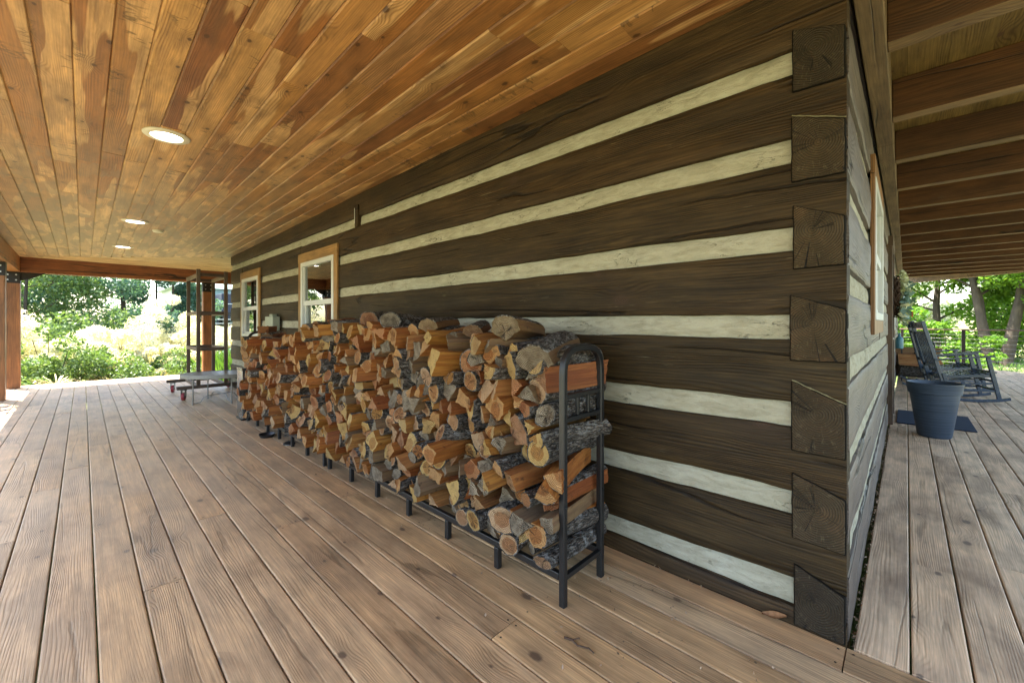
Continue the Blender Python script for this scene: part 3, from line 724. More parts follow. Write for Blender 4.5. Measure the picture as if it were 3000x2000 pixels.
# posts
def post(x, y, label, w=.19, h=2.15, group='stained porch posts'):
    t = empty('porch_post', (x, y, 0), label=label, cat='post', group=group)
    m = MB(); m.box(-w/2, w/2, -w/2, w/2, 0.001, h, 0, x); m.build('shaft', M['post'], t, bevel=.008)
    m = MB(); e = w/2+.004
    m.box(-e, e, -e, e, h-.21, h+.004); br = m.build('bracket', M['steel'], t, bevel=.003)
    m = MB()
    for sy in (-.05, .05):
        for sz in (.055, .15): m.tube([(e, sy, h-sz), (e+.012, sy, h-sz)], .013, 8); m.tube([(sy, -e, h-sz), (sy, -e-.012, h-sz)], .013, 8)
    m.build('bolt', M['bolt'], br)
    return t
p1 = post(-11.79, -2.87, 'thick orange stained corner post at far end of front beam')
post(-11.79, .07, 'orange stained post standing behind the tall wheeled timber frame')
post(-10.02, -2.9, 'stained post cut off by the photo edge, nearer than corner post', w=.19)
gm = MB(); gm.add([(0, -.02, 2.152), (0, .30, 2.152), (0, .10, 2.03), (0, -.02, 1.99)], [(0,1,2,3)]); gm.add([(.012, -.02, 2.152), (.012, .30, 2.152), (.012, .10, 2.03), (.012, -.02, 1.99)], [(3,2,1,0)])
gm.add([(0, .30, 2.152), (0, .10, 2.03), (0, -.02, 1.99), (.012, .30, 2.152), (.012, .10, 2.03), (.012, -.02, 1.99)], [(0,1,4,3),(1,2,5,4)])
go = gm.build('gusset', M['steel'], p1, loc=(.05, .115, 0))
m = MB(); m.box(-.07, .07, -.07, .07, -.55, 2.43, 0, 5.5); ep = m.build('end_post', M['doorwood'], None, bevel=.006, loc=(2.30, endline(2.30)-.12, 0))
tag(ep, 'dark brown end post beside railing at edge of the photo', 'post')
# ------------------------------------------------------------------ firewood
XA, XB = -5.72, -.925
TOPX = [-5.83, -5.6, -5.45, -5.3, -4.95, -4.8, -4.66, -4.4, -4.15, -4.0, -3.8, -3.4, -3.0, -2.6, -2.0, -1.75, -1.48, -1.36, -1.2, -1.08, -.925]
TOPZ = [.98, 1.0, 1.01, 1.02, 1.03, 1.03, 1.02, 1.02, 1.05, 1.10, 1.14, 1.175, 1.195, 1.18, 1.15, 1.13, 1.11, 1.135, 1.12, 1.06, 1.02]
ZBOT = .150
def ztop(x): return float(np.interp(x, TOPX, TOPZ))
def pack():
    pr = random.Random(5); pts = []
    def ok(x, z, r, f):
        for (a, b, q) in pts:
            if abs(a-x) < .2 and (a-x)**2+(b-z)**2 < ((r+q)*f)**2: return False
        return True
    near = [.072]*5+[.062]*14+[.053]*42+[.044]*105+[.036]*170+[.028]*130
    far = [.062]*5+[.053]*28+[.046]*75+[.039]*140+[.032]*160
    for sizes, xa, xb in ((near, -3.36, XB), (far, XA, -3.36)):
        for r in sizes:
            for _ in range(170):
                x = pr.uniform(xa+r*.5, xb-r*.75)
                z = pr.uniform(ZBOT+r*.8, ztop(x)-r*.75)
                if ok(x, z, r, .90): pts.append((x, z, r)); break
    return pts
PTS = pack()
def clip(poly, nx_, nz_, c):
    out = []
    for i in range(len(poly)):
        p, q = poly[i], poly[(i+1) % len(poly)]
        dp, dq = p[0]*nx_+p[1]*nz_-c, q[0]*nx_+q[1]*nz_-c
        if dp <= 0: out.append(p)
        if dp*dq < 0:
            t = dp/(dp-dq); out.append((p[0]+(q[0]-p[0])*t, p[1]+(q[1]-p[1])*t))
    return out
def cell(i):
    x, z, r = PTS[i]; k = 1.75*r
    poly = [(x+k*math.cos(a), z+k*math.sin(a)) for a in [2*math.pi*j/14 for j in range(14)]]
    for j, (a, b, q) in enumerate(PTS):
        if j == i or abs(a-x) > .3 or abs(b-z) > .3: continue
        nx_, nz_ = a-x, b-z; d2 = nx_*nx_+nz_*nz_; t = .5+(r*r-q*q)/(2*d2)
        poly = clip(poly, nx_, nz_, nx_*(x+nx_*t)+nz_*(z+nz_*t))
        if len(poly) < 3: return None
    poly = clip(poly, 0, -1, -(ZBOT)); poly = clip(poly, 1, 0, XB)
    return poly if len(poly) >= 3 else None
def area(p): return .5*sum(p[i][0]*p[(i+1) % len(p)][1]-p[(i+1) % len(p)][0]*p[i][1] for i in range(len(p)))
def simplify(p, n):
    p = list(p)
    while len(p) > n:
        best = min(range(len(p)), key=lambda i: abs(area([p[i-1], p[i], p[(i+1) % len(p)]])))
        p.pop(best)
    return p
ENDS = {'yellow': [(.64,.42,.15),(.68,.46,.17),(.59,.38,.13)], 'orange': [(.60,.33,.125),(.64,.36,.145),(.56,.30,.11)], 'pink': [(.62,.40,.22),(.66,.44,.25),(.59,.37,.20)],
        'red': [(.48,.22,.095),(.52,.25,.11)], 'grey': [(.44,.36,.25),(.40,.33,.23)]}
def log_mesh(name, poly, kind, tone, weather, L, seed, bidv, mb=None, xf=None):
    """poly: outline round (0,0) in x-z; returns a mesh builder with the pith at the origin"""
    r = random.Random(seed); own = mb is None
    if own: mb = MB(); mb.lp = []
    out = []; flag = []
    if kind == 'round':
        A = area(poly); R0 = math.sqrt(A/math.pi)*1.02; ex = r.uniform(.88, 1.12); rot = r.uniform(0, 3.1); cx = sum(p[0] for p in poly)/len(poly); cz_ = sum(p[1] for p in poly)/len(poly)
        n = 22
        for k in range(n):
            a = 2*math.pi*k/n; rr = R0*(1+.05*math.sin(2*a+r.random()*.5)+.025*math.sin(5*a+seed)+r.uniform(-.012, .012))
            u, v = rr*ex*math.cos(a), rr/ex*math.sin(a)
            out.append((cx+u*math.cos(rot)-v*math.sin(rot), cz_+u*math.sin(rot)+v*math.cos(rot))); flag.append(0)
        pith = (cx+r.uniform(-.1, .1)*R0, cz_+r.uniform(-.1, .1)*R0)
    else:
        n = len(poly); el = [math.dist(poly[i], poly[(i+1) % n]) for i in range(n)]
        bi = max(range(n), key=lambda i: el[i]*r.uniform(.6, 1.2)) if kind != 'split' else -1
        per = sum(el); pith = None
        cx = sum(p[0] for p in poly)/n; cz_ = sum(p[1] for p in poly)/n
        for i in range(n):
            p, q = poly[i], poly[(i+1) % n]; k = max(2, int(round(22*el[i]/per)))
            dx, dz = q[0]-p[0], q[1]-p[1]; nx_, nz_ = dz/el[i], -dx/el[i]
            bulge = el[i]*(r.uniform(.16, .3) if i == bi else r.uniform(-.05, .03))
            for j in range(k):
                t = j/k; w = 4*t*(1-t)*bulge + (r.uniform(-.003, .003) if j else 0)
                out.append((p[0]+dx*t+nx_*w, p[1]+dz*t+nz_*w)); flag.append(0 if i == bi else 1)
            if i == bi: pith = ((p[0]+q[0])/2-nx_*el[i]*r.uniform(.45, .75), (p[1]+q[1])/2-nz_*el[i]*r.uniform(.45, .75))
        if pith is None: a = r.uniform(0, 6.28); pith = (cx+.07*math.cos(a), cz_+.07*math.sin(a))
    n = len(out); S = 7; tint = tuple(tone)+(weather,); base = len(mb.v)
    cx = sum(p[0] for p in out)/n; cz_ = sum(p[1] for p in out)/n
    s1, s2, s3, s4 = [r.gauss(0, .2) for _ in range(4)]
    bow = r.uniform(-.008, .008); bow2 = r.uniform(-.008, .008); tw = r.uniform(-.10, .10); tp = r.uniform(-.07, .07)
    vs = []; lps = []; so = r.random()*50
    for k in range(S):
        t = k/(S-1); yy = (t-.5)*L
        for i, (u, v) in enumerate(out):
            du, dv = u-cx, v-cz_
            f = 1+tp*(t-.5)
            if flag[i] == 0: f *= 1+.045*mnoise.noise(Vector((du*22+so, yy*9, dv*22)))+.03*mnoise.noise(Vector((du*60+so, yy*24, dv*60)))
            else: f *= 1+.05*mnoise.noise(Vector((i*.9+so, yy*3.0, 3)))
            aa = tw*(t-.5); ca, sa = math.cos(aa), math.sin(aa)
            uu = cx+(du*ca-dv*sa)*f+bow*math.sin(math.pi*t); vv = cz_+(du*sa+dv*ca)*f+bow2*math.sin(math.pi*t)
            y2 = yy
            if k == 0: y2 += s1*du+s2*dv+r.uniform(-.003, .003)
            if k == S-1: y2 += s3*du+s4*dv
            vs.append((uu-pith[0], y2, vv-pith[1])); lps.append((u-pith[0], yy, v-pith[1]))
    fs = []; ms = []
    for k in range(S-1):
        for i in range(n):
            fs.append((k*n+i, k*n+(i+1) % n, (k+1)*n+(i+1) % n, (k+1)*n+i)); ms.append(flag[i])
    for k, yy in ((0, -L/2), (S-1, L/2)):
        r0 = len(vs); rim = .91
        for i in range(n):
            a_, b_ = vs[k*n+i], lps[k*n+i]; q_ = rim + r.uniform(-.025, .02)
            ctr = (cx-pith[0], yy, cz_-pith[1])
            vs.append((ctr[0]+(a_[0]-ctr[0])*q_, ctr[1]+(a_[1]-ctr[1])*q_+r.uniform(-.0015, .0015), ctr[2]+(a_[2]-ctr[2])*q_))
            lps.append(tuple(ctr[d]+(b_[d]-ctr[d])*q_ for d in range(3)))
        for i in range(n):
            j_ = (i+1) % n
            fs.append((k*n+i, r0+i, r0+j_, k*n+j_) if k == 0 else (k*n+j_, r0+j_, r0+i, k*n+i)); ms.append(0 if flag[i] == 0 and flag[j_] == 0 else 2)
        c0 = len(vs); vs.append((cx-pith[0], yy, cz_-pith[1])); lps.append((cx-pith[0], yy, cz_-pith[1]))
        for i in range(n):
            fs.append((c0, r0+(i+1) % n, r0+i) if k == 0 else (c0, r0+i, r0+(i+1) % n)); ms.append(2)
    if xf is not None: vs = [tuple(xf @ Vector((v[0]+pith[0]*0, v[1], v[2]))) for v in vs]
    for fc, mt in zip(fs, ms):
        mb.f.append(tuple(q+base for q in fc)); mb.m.append(mt); mb.b.append(bidv); mb.t.append(tint)
    mb.v.extend(vs); mb.lp.extend(lps)
    return mb, pith
CAMP = Vector((.16, -1.968, 1.2))
logs = []
for i, (x, z, r) in enumerate(PTS):
    p = cell(i)
    if p is None or abs(area(p)) < .0011: continue
    if area(p) < 0: p = p[::-1]
    rr = random.Random(i*13+1); near = x > -3.34
    u = rr.random()
    kind = 'round' if u < (.20 if near else .07) else ('half' if u < .62 else 'split')
    if kind != 'round': p = simplify(p, rr.choice([3, 4, 4, 5]) if kind == 'half' else rr.choice([3, 3, 4, 4]))
    gx_ = sum(q[0] for q in p)/len(p); gz_ = sum(q[1] for q in p)/len(p); sc = .97 if kind == 'round' else rr.uniform(.94, 1.06)
    p = [(gx_+(q[0]-gx_)*sc, gz_+(q[1]-gz_)*sc) for q in p]
    if near: tone = rr.choices(['yellow', 'orange', 'pink', 'red', 'grey'], [27, 22, 14, 12, 25])[0]
    else: tone = rr.choices(['yellow', 'orange', 'pink', 'red', 'grey'], [14, 33, 18, 29, 6])[0]
    if kind == 'round' and near and rr.random() < .5: tone = rr.choice(['orange', 'pink', 'yellow'])
    weather = rr.uniform(.65, 1) if tone == 'grey' else rr.choice([0, 0, .05, .15, .3])
    logs.append(dict(x=gx_, z=gz_, p=[(q[0]-gx_, q[1]-gz_) for q in p], kind=kind, tone=tone, weather=weather, A=abs(area(p)), near=near, seed=i, col=rr.choice(ENDS[tone])))
for l in logs: l['score'] = l['A']/((Vector((l['x'], -.6, l['z']))-CAMP).length**2)
logs.sort(key=lambda l: -l['score'])
ORD = ['', 'first', 'second', 'third', 'fourth', 'fifth', 'sixth', 'seventh', 'eighth', 'ninth', 'tenth', 'eleventh', 'twelfth', 'thirteenth', 'fourteenth', 'fifteenth', 'sixteenth',
       'seventeenth', 'eighteenth', 'nineteenth', 'twentieth', 'twenty-first', 'twenty-second', 'twenty-third', 'twenty-fourth', 'twenty-fifth', 'twenty-sixth', 'twenty-seventh', 'twenty-eighth', 'twenty-ninth', 'thirtieth']
for pile in (True, False):
    byrow = {}
    for l in logs:
        if l['near'] == pile: l['row'] = int((l['z']-ZBOT)/.1085); byrow.setdefault(l['row'], []).append(l)
    for rw, ls in byrow.items():
        for k, l in enumerate(sorted(ls, key=lambda q: -q['x'])): l['colno'] = k+1
TN = {'yellow': 'yellow', 'orange': 'orange', 'pink': 'pinkish tan', 'red': 'red-brown', 'grey': 'weathered grey'}
KN = {'round': 'round barked log', 'half': 'bark-backed split log', 'split': 'bare split log'}
NIND = 282
stuff = MB(); stuff.lp = []
for i, l in enumerate(logs):
    rr = random.Random(l['seed']+900)
    L = rr.uniform(.37, .45); yc = -.395 + rr.gauss(0, .036 if l['near'] else .05) + (L-.41)*-.1
    if rr.random() < .12: yc -= rr.uniform(.02, .06)
    yaw = rr.gauss(-.03, .13); pit = rr.gauss(0, .05)
    rot = Matrix.Rotation(yaw, 4, 'Z') @ Matrix.Rotation(pit, 4, 'X')
    if i < NIND:
        mb_, pith = log_mesh('firewood_log', l['p'], l['kind'], l['col'], l['weather'], L, l['seed'], float(l['seed'] % 97)*.731+.1)
        o = mb_.build('firewood_log', FIRE, smooth=True)
        off = rot @ Vector((pith[0], 0, pith[1]))
        o.matrix_world = Matrix.Translation((l['x']+off.x, yc+off.y, l['z']+off.z)) @ rot
        row = ORD[l['row']+1]+' layer up' if l['row'] else 'bottom layer'
        lab = f"{TN[l['tone']]} ended {KN[l['kind']]}, {row}, {ORD[min(l['colno'], 30)]} from {'hoop in near' if l['near'] else 'near end in far'} pile"
        tag(o, lab, 'firewood', 'split firewood stacked in the near rack' if l['near'] else 'split firewood stacked in the far rack')
    else:
        cxy = Vector((l['x'], yc, l['z']))
        r0 = random.Random(l['seed'])
        mb_, pith = log_mesh('', l['p'], l['kind'], l['col'], l['weather'], L, l['seed'], float(l['seed'] % 97)*.731+.1)
        off = rot @ Vector((pith[0], 0, pith[1])); xf = Matrix.Translation(cxy+off) @ rot
        b0 = len(stuff.v); stuff.v.extend([tuple(xf @ Vector(v)) for v in mb_.v]); stuff.lp.extend(mb_.lp)
        stuff.f.extend([tuple(q+b0 for q in f) for f in mb_.f]); stuff.m += mb_.m; stuff.b += mb_.b; stuff.t += mb_.t
print('LOGS', len(logs), 'points', len(PTS))
if stuff.v:
    so = stuff.build('firewood', FIRE, smooth=True)
    tag(so, 'small split pieces of firewood filling the gaps of the far pile', 'firewood', kind='stuff')

def top_log(x, y, z, w, h, L, yaw, pit, kind, tone, weather, seed, lab, near=True):
    p = [(-w/2, -h/2), (w/2, -h/2), (w/2*.95, h/2*.4), (-w/2*.95, h/2*.4)] if kind == 'half' else [(-w/2, -h/2), (w/2, -h/2), (w/2, h/2), (-w/2, h/2)]
    r0 = random.Random(seed)
    if kind == 'half': p = [(w/2, -h/2*.2), (w/2*.75, h/2*.6), (-w/2*.75, h/2*.6), (-w/2, -h/2*.2), (0, -h/2)][::1]
    mb_, pith = log_mesh('firewood_log', p, kind, tone, weather, L, seed, seed*.77); o = mb_.build('firewood_log', FIRE, smooth=True)
    rot = Matrix.Rotation(R(yaw), 4, 'Z') @ Matrix.Rotation(R(pit), 4, 'X'); off = rot @ Vector((pith[0], 0, pith[1]))
    o.matrix_world = Matrix.Translation((x+off.x, y+off.y, z+off.z)) @ rot
    tag(o, lab, 'firewood', 'split firewood stacked in the near rack' if near else 'split firewood stacked in the far rack')
top_log(-1.30, -.38, 1.165, .15, .13, .46, 24, -4, 'half', (.36,.25,.11), .55, 301, 'grey-barked half log lying askew, highest on the near pile')
top_log(-1.08, -.40, 1.06, .19, .13, .44, 18, 6, 'half', (.30,.22,.12), .6, 302, 'wide weathered half log tilted on top of near pile by the arched hoop')
top_log(-1.66, -.36, 1.165, .12, .08, .47, 42, 3, 'half', (.30,.15,.06), .3, 303, 'thin dark-barked slab lying askew just left of the highest log')
top_log(-2.02, -.36, 1.19, .13, .09, .45, 34, 2, 'half', (.38,.24,.10), .4, 304, 'bark slab lying askew over middle of the near pile')
top_log(-2.42, -.36, 1.205, .12, .10, .44, 28, -3, 'round', (.36,.27,.16), .9, 305, 'round lichen-grey log lying askew on near pile, topmost in its middle')
top_log(-2.80, -.36, 1.225, .13, .11, .45, 40, 2, 'round', (.40,.19,.09), .1, 306, 'dark round log with red end lying askew on top where the piles meet')
top_log(-3.45, -.37, 1.205, .11, .07, .45, 50, 2, 'split', (.36,.17,.06), .1, 307, 'thin split slab lying askew at near end of far pile', False)
top_log(-3.75, -.37, 1.17, .11, .07, .45, 38, -2, 'half', (.36,.17,.06), .1, 308, 'bark slab lying askew on far pile under the near window', False)
top_log(-5.42, -.42, 1.125, .11, .08, .44, 62, 0, 'split', (.36,.15,.05), .0, 309, 'orange split log lying crosswise, highest on far pile', False)
top_log(-5.26, -.40, 1.055, .13, .08, .44, 55, 3, 'half', (.34,.17,.07), .2, 310, 'lichen-spotted bark slab lying crosswise under the highest far log', False)

# racks
def rounded_path(pts, rad, n=6):
    out = [Vector(pts[0])]
    for i in range(1, len(pts)-1):
        p, a, b = Vector(pts[i]), Vector(pts[i-1]), Vector(pts[i+1])
        d0 = (a-p).normalized(); d1 = (b-p).normalized()
        for k in range(n+1):
            t = k/n; out.append((p+d0*rad)*(1-t)**2 + p*2*t*(1-t) + (p+d1*rad)*t*t)
    out.append(Vector(pts[-1])); return out
def hoop(name, parent, x, y0, y1, h, axis='x', rungs=True):
    m = MB(); pts = rounded_path([(0, y0, 0), (0, y0, h), (0, y1, h), (0, y1, 0)], .115, 8)
    rp = [Vector((x, p.y, p.z)) for p in pts]; w = .0145*math.sqrt(2)
    # square tube with softened corners
    vs = []; fs = []; prof = []
    for sx, sy in ((1, 1), (-1, 1), (-1, -1), (1, -1)):
        q = .0145; e = .004
        prof += [(sx*q, sy*(q-e)), (sx*(q-e), sy*q)] if sx*sy > 0 else [(sx*(q-e), sy*q), (sx*q, sy*(q-e))]
    n = len(prof)
    for i, p in enumerate(rp):
        d = (rp[min(i+1, len(rp)-1)]-rp[max(0, i-1)]).normalized(); X = Vector((1, 0, 0)); Y = d.cross(X)
        for a, b in prof: vs.append(tuple(p+X*a+Y*b))
    for i in range(len(rp)-1):
        for k in range(n): fs.append((i*n+k, i*n+(k+1) % n, (i+1)*n+(k+1) % n, (i+1)*n+k))
    fs += [tuple(range(n)), tuple((len(rp)-1)*n+k for k in range(n-1, -1, -1))]
    m.add(vs, fs)
    for yy in (y0, y1):
        for zz in (.42, .62):
            m.tube([(x+.0135, yy, zz), (x+.019, yy, zz)], .006, 8)
    for zz in (.505,):
        for yy in (y0, y1): m.box(x-.0155, x+.0155, yy-.0155, yy+.0155, zz-.002, zz+.002)
    hp = m.build(name, M['black'], parent, smooth=True)
    if rungs:
        m = MB()
        for zz in (.885, .785): m.bar((x, y0+.0146, zz), (x, y1-.0146, zz), .02, .02)
        for t in (.36, .64): yy = y0+(y1-y0)*t; m.bar((x, yy, .796), (x, yy, .875), .016, .016, up=(1, 0, 0))
        m.build('rung', M['black'], hp, bevel=.003)
    m = MB(); m.bar((x, y0+.0146, .118), (x, y1-.0146, .118), .022, .022); m.build('cross_bar', M['black'], hp, bevel=.003)
    return hp
def rack(x0, x1, label, y0=-.555, y1=-.262, h=1.092):
    t = empty('firewood_rack', ((x0+x1)/2, (y0+y1)/2, 0), label=label, cat='firewood rack', group='black steel firewood racks against the log wall')
    xm, ym = t.location.x, t.location.y
    def L(x): return x-xm
    for x in (x0, x1): hoop('end_hoop', t, L(x), y0-ym, y1-ym, h)
    for yy in (y0, y1):
        m = MB(); m.box(L(x1)+.0146, L(x0)-.0146, yy-ym-.013, yy-ym+.013, .105, .137); m.build('base_rail', M['black'], t, bevel=.004)
    for k in range(1, 6):
        x = x0+(x1-x0)*k/6
        for yy in (y0, y1):
            m = MB(); m.box(L(x)-.015, L(x)+.015, yy-ym-.0145, yy-ym+.0145, 0.001, .1045); m.build('leg', M['black'], t, bevel=.004)
        m = MB(); m.bar((L(x), y0-ym+.0146, .095), (L(x), y1-ym-.0146, .095), .016, .016); m.build('cross_bar', M['black'], t, bevel=.002)
    return t
rack(-.893, -3.28, 'near black steel rack with arched end hoop, holding the grey and yellow firewood')
rack(-3.385, -5.70, 'far black steel rack behind the near one, holding small reddish splits')

# little things on the deck by the woodpile
m = MB(); m.box(-.12, .12, -.12, .12, .002, .62); gb = m.build('metal_bin', M['galv'], None, bevel=.006, loc=(-5.875, -.49, 0))
tag(gb, 'tall galvanised sheet metal bin standing at far end of woodpile', 'metal bin')
m = MB(); m.box(-.124, .124, -.124, .124, .621, .645); m.build('lid', M['galv'], gb, bevel=.004)
m = MB(); m.box(-.13, .13, -.13, .13, .002, .02); m.build('base', M['steel'], gb, bevel=.004)
tr = MB(); tr.lathe([(.0001, .004), (.055, .004), (.075, .034), (.08, .035), (.06, .0), (.0001, 0)], 20); tro = tr.build('plastic_tray', M['tray'], smooth=True, loc=(-4.72, -.62, 0))
tag(tro, 'small black plastic tray under the far woodpile, in front of its legs', 'tray')
tr = MB(); tr.lathe([(.0001, .022), (.035, .02), (.052, .009), (.054, 0)], 20, sx=1.3); tro = tr.build('plastic_dish', M['tray'], smooth=True, loc=(-4.28, -.545, 0))
tag(tro, 'flat black plastic dish lying on deck below the far rack', 'dish')

# ------------------------------------------------------------------ wheeled timber frame
cart = empty('wheeled_frame', (-8.45, -.5, 0), label='tall open frame of brown lumber on two beams with red casters', cat='cart')
def loc_(x, y): return x+8.45, y+.5
XN, XF = -7.95, -9.05
def cbx(name, x0, x1, y0, y1, z0, z1, mat, bid=.0):
    m = MB(); a, b = loc_(x0, y0); c, d_ = loc_(x1, y1); m.box(a, c, b, d_, z0, z1, 0, bid); return m.build(name, mat, cart, bevel=.004)
Y0, Y1 = -.70, -.335
cbx('beam', XN-.045, XN+.045, -.97, .03, .172, .222, M['cart_y'], 1); cbx('beam', XF-.045, XF+.045, -.97, .03, .172, .222, M['cart_y'], 2)
for k, (x, y, h) in enumerate(((XN, Y0, 2.06), (XN, Y1, 2.05), (XF, Y0+.03, 2.02), (XF, Y1+.03, 2.0))):
    cbx('upright', x-.022, x+.022, y-.025, y+.025, .2225, h, M['cart'], 3.0+k)
for z in (1.955, 1.345, .76):
    cbx('crosspiece', XN-.024, XN+.024, Y0+.031, Y1-.031, z, z+.05, M['cart_y'], z*3); cbx('crosspiece', XF-.024, XF+.024, Y0+.061, Y1-.001, z, z+.05, M['cart_y'], z*5)
    for y in (Y0+.012, Y1+.012): cbx('side_rail', XF+.027, XN-.027, y-.018, y+.018, z-.01, z+.05, M['cart_x'], z*7+y)
cbx('base_rail', XF+.046, XN-.046, Y0-.02, Y0+.03, .174, .22, M['cart_x'], 9.1); cbx('base_rail', XF+.046, XN-.046, Y1-.03, Y1+.02, .174, .22, M['cart_x'], 9.7)
for x in (XN, XF):
    for y in (-.885, -.07):
        a, b = loc_(x, y); e = bpy.data.objects.new('caster', None); COL.objects.link(e); e.parent = cart; e.location = (a, b, 0); e.rotation_euler.z = R(62 + 9*math.sin(7*x+5*y))
        m = MB(); m.lathe([(.045, .162), (.045, .171)], 12); m.box(-.028, -.024, -.035, .035, .06, .165); m.box(.024, .028, -.035, .035, .06, .165); m.box(-.028, .028, -.035, .035, .160, .164); m.tube([(-.034, 0, .062), (.034, 0, .062)], .008, 8)
        m.build('fork', M['galv'], e)
        m = MB(); n = 24; pf = [(-.012, .004), (-.021, .048), (-.018, .060), (0, .0625), (.018, .060), (.021, .048), (.012, .004)]
        vs = []; fs = []
        for i in range(n):
            q = 2*math.pi*i/n
            for u, w in pf: vs.append((u, w*math.cos(q), .0635+w*math.sin(q)))
        for i in range(n):
            for k in range(len(pf)): fs.append((i*7+k, ((i+1) % n)*7+k, ((i+1) % n)*7+(k+1) % 7, i*7+(k+1) % 7))
        m.add(vs, fs); m.build('wheel', M['redwheel'], e, smooth=True)
# low oval table
tb = empty('oval_table', (-7.52, -.505, 0), label='low oval table with worn grey top on bent pale wire legs', cat='table'); tb.rotation_euler.z = math.atan2(.42, .23)
m = MB(); m.lathe([(.0001, .432), (.40, .432), (.43, .434), (.44, .438), (.444, .43), (.444, .385), (.436, .384), (.434, .42), (.0001, .42)], 48, sx=1.12, sy=.86); m.f, m.m = m.f, [1 if max(m.v[i][0]**2/.2+m.v[i][1]**2/.12 for i in f) < .82 else 0 for f in m.f]
m.build('table_top', [M['cream'], M['tabletop']], tb, smooth=True)
for sx in (-1, 1):
    for sy in (-1, 1):
        m = MB(); m.tube([(sx*.245, sy*.27, .40), (sx*.245, sy*.27, .012)], .009, 8); m.lathe([(.0001, 0), (.014, 0), (.014, .014), (.0001, .016)], 10, cx=sx*.245, cy=sy*.27); m.build('leg', M['cream'], tb, smooth=True)
for a, b in (((-.245, -.27), (.245, .27)), ((.245, -.27), (-.245, .27))):
    pts = []
    for t, z in ((0, .02), (.06, .018), (.14, .03), (.20, .095), (.26, .11), (.5, .112), (.74, .11), (.80, .095), (.86, .03), (.94, .018), (1, .02)):
        pts.append((a[0]+(b[0]-a[0])*t, a[1]+(b[1]-a[1])*t, z+(0.012 if a[0] > 0 else 0)))
    m = MB(); m.tube(pts, .007, 6); m.build('wire_brace', M['cream'], tb, smooth=True)

# ------------------------------------------------------------------ long side: planter, mat, chairs, wreath, rack
m = MB(); m.lathe([(.0001, .004), (.125, .0), (.133, .012), (.19, .44), (.192, .455), (.205, .458), (.218, .555), (.222, .565), (.221, .572), (.21, .572), (.206, .56), (.18, .38), (.12, .04), (.0001, .03)], 56)
tag(m.build('planter', M['planter'], smooth=True, loc=(.375, 4.30, .001)), 'tall empty dark navy plastic planter with grooved sides standing beside the doormat', 'planter')
m = MB(); m.box(-.325, .325, -.5, .5, .003, .014); tag(m.build('doormat', M['mat_blue'], None, bevel=.004, loc=(.40, 5.31, .001)), 'dark blue rectangular doormat lying on deck before the cabin door', 'doormat')

def chair():
    t = empty('rocking_chair', label='navy slat-back rocking chair, the nearer of two, in front of door side', cat='rocking chair', group='navy rocking chairs on the porch')
    def part(name, f, bev=.006, sm=False):
        m = MB(); f(m); return m.build(name, M['navy'], t, bevel=0 if sm else bev, smooth=sm)
    W = .275
    for s in (-1, 1):
        y = s*W
        def rocker(m):
            n = 22; vs = []
            for i in range(n+1):
                X = -.66+1.06*i/n; z = .30*(X+.02)**2/1.0 + .30*max(0, abs(X+.02)-.3)**2
                for dy, dz in ((-.017, 0), (.017, 0), (.017, .042), (-.017, .042)): vs.append((X, y+dy, z+dz+.002))
            fs = [(i*4+k, i*4+(k+1) % 4, (i+1)*4+(k+1) % 4, (i+1)*4+k) for i in range(n) for k in range(4)]+[(0,1,2,3),(n*4+3,n*4+2,n*4+1,n*4)]
            m.add(vs, fs)
        part('rocker', rocker, .005)
        part('leg', lambda m: m.bar((.285, y, .06), (.165, y, .685), .034, .05, up=(1, 0, .2)))
        part('leg', lambda m: m.bar((-.235, y, .05), (-.32, y, .42), .034, .05, up=(1, 0, .2)))
        part('back_post', lambda m: m.bar((-.318, y*.96, .27), (-.55, y*.84, 1.235), .034, .05, up=(1, 0, .2)))
        part('armrest', lambda m: (m.bar((-.43, y*1.02, .625), (.08, y*1.06, .690), .05, .026), m.bar((.078, y*1.06, .690), (.225, y*1.10, .708), .075, .026)))
        for za, zb in ((.30, .255), (.185, .165)):
            part('stretcher', lambda m: m.bar((.235, y, za), (-.265, y, zb), .022, .03))
    for X, z in ((.225, .33), (.25, .20), (-.27, .22)):
        part('stretcher', lambda m: m.bar((X, -W+.018, z), (X, W-.018, z), .022, .03))
    def seat(m):
        n = 9
        for k in range(n):
            X0 = .255-.062*k; z = .452-.010*k+.012*((k-4)/4)**2-.012
            m.box(X0-.054, X0, -W-.012+.004*k, W+.012-.004*k, z, z+.02)
    part('seat', seat, .005)
    part('seat_rail', lambda m: m.box(.20, .235, -W+.018, W-.018, .385, .43)); part('seat_rail', lambda m: m.box(-.315, -.285, -W+.02, W-.02, .335, .385))
    for s in (-1, 1): part('seat_rail', lambda m: m.bar((.21, s*W*.94, .412), (-.31, s*W*.94, .365), .024, .045))
    def bp(tt, yy): return (-.318-.232*tt, yy, .27+.965*tt)
    part('top_rail', lambda m: m.bar(bp(.93, -.215), bp(.93, .215), .026, .10, up=(-.23, 0, .97)))
    part('back_rail', lambda m: m.bar(bp(.80, -.22), bp(.80, .22), .024, .04, up=(-.23, 0, .97))); part('back_rail', lambda m: m.bar(bp(.27, -.24), bp(.27, .24), .024, .06, up=(-.23, 0, .97)))
    for k in range(6):
        yy = -.165+.066*k
        part('slat', lambda m: m.bar(bp(.30, yy*1.05), bp(.79, yy), .040, .012, up=(1, 0, .23)), .003)
    return t
c1 = chair(); c1.rotation_euler.z = R(15); c1.location = (.818, 7.69, 0)
c2 = copy_tree(c1); c2.rotation_euler.z = R(24); c2.location = (.78, 9.05, 0); c2['label'] = 'navy slat-back rocking chair, partly hidden behind the nearer identical rocker'

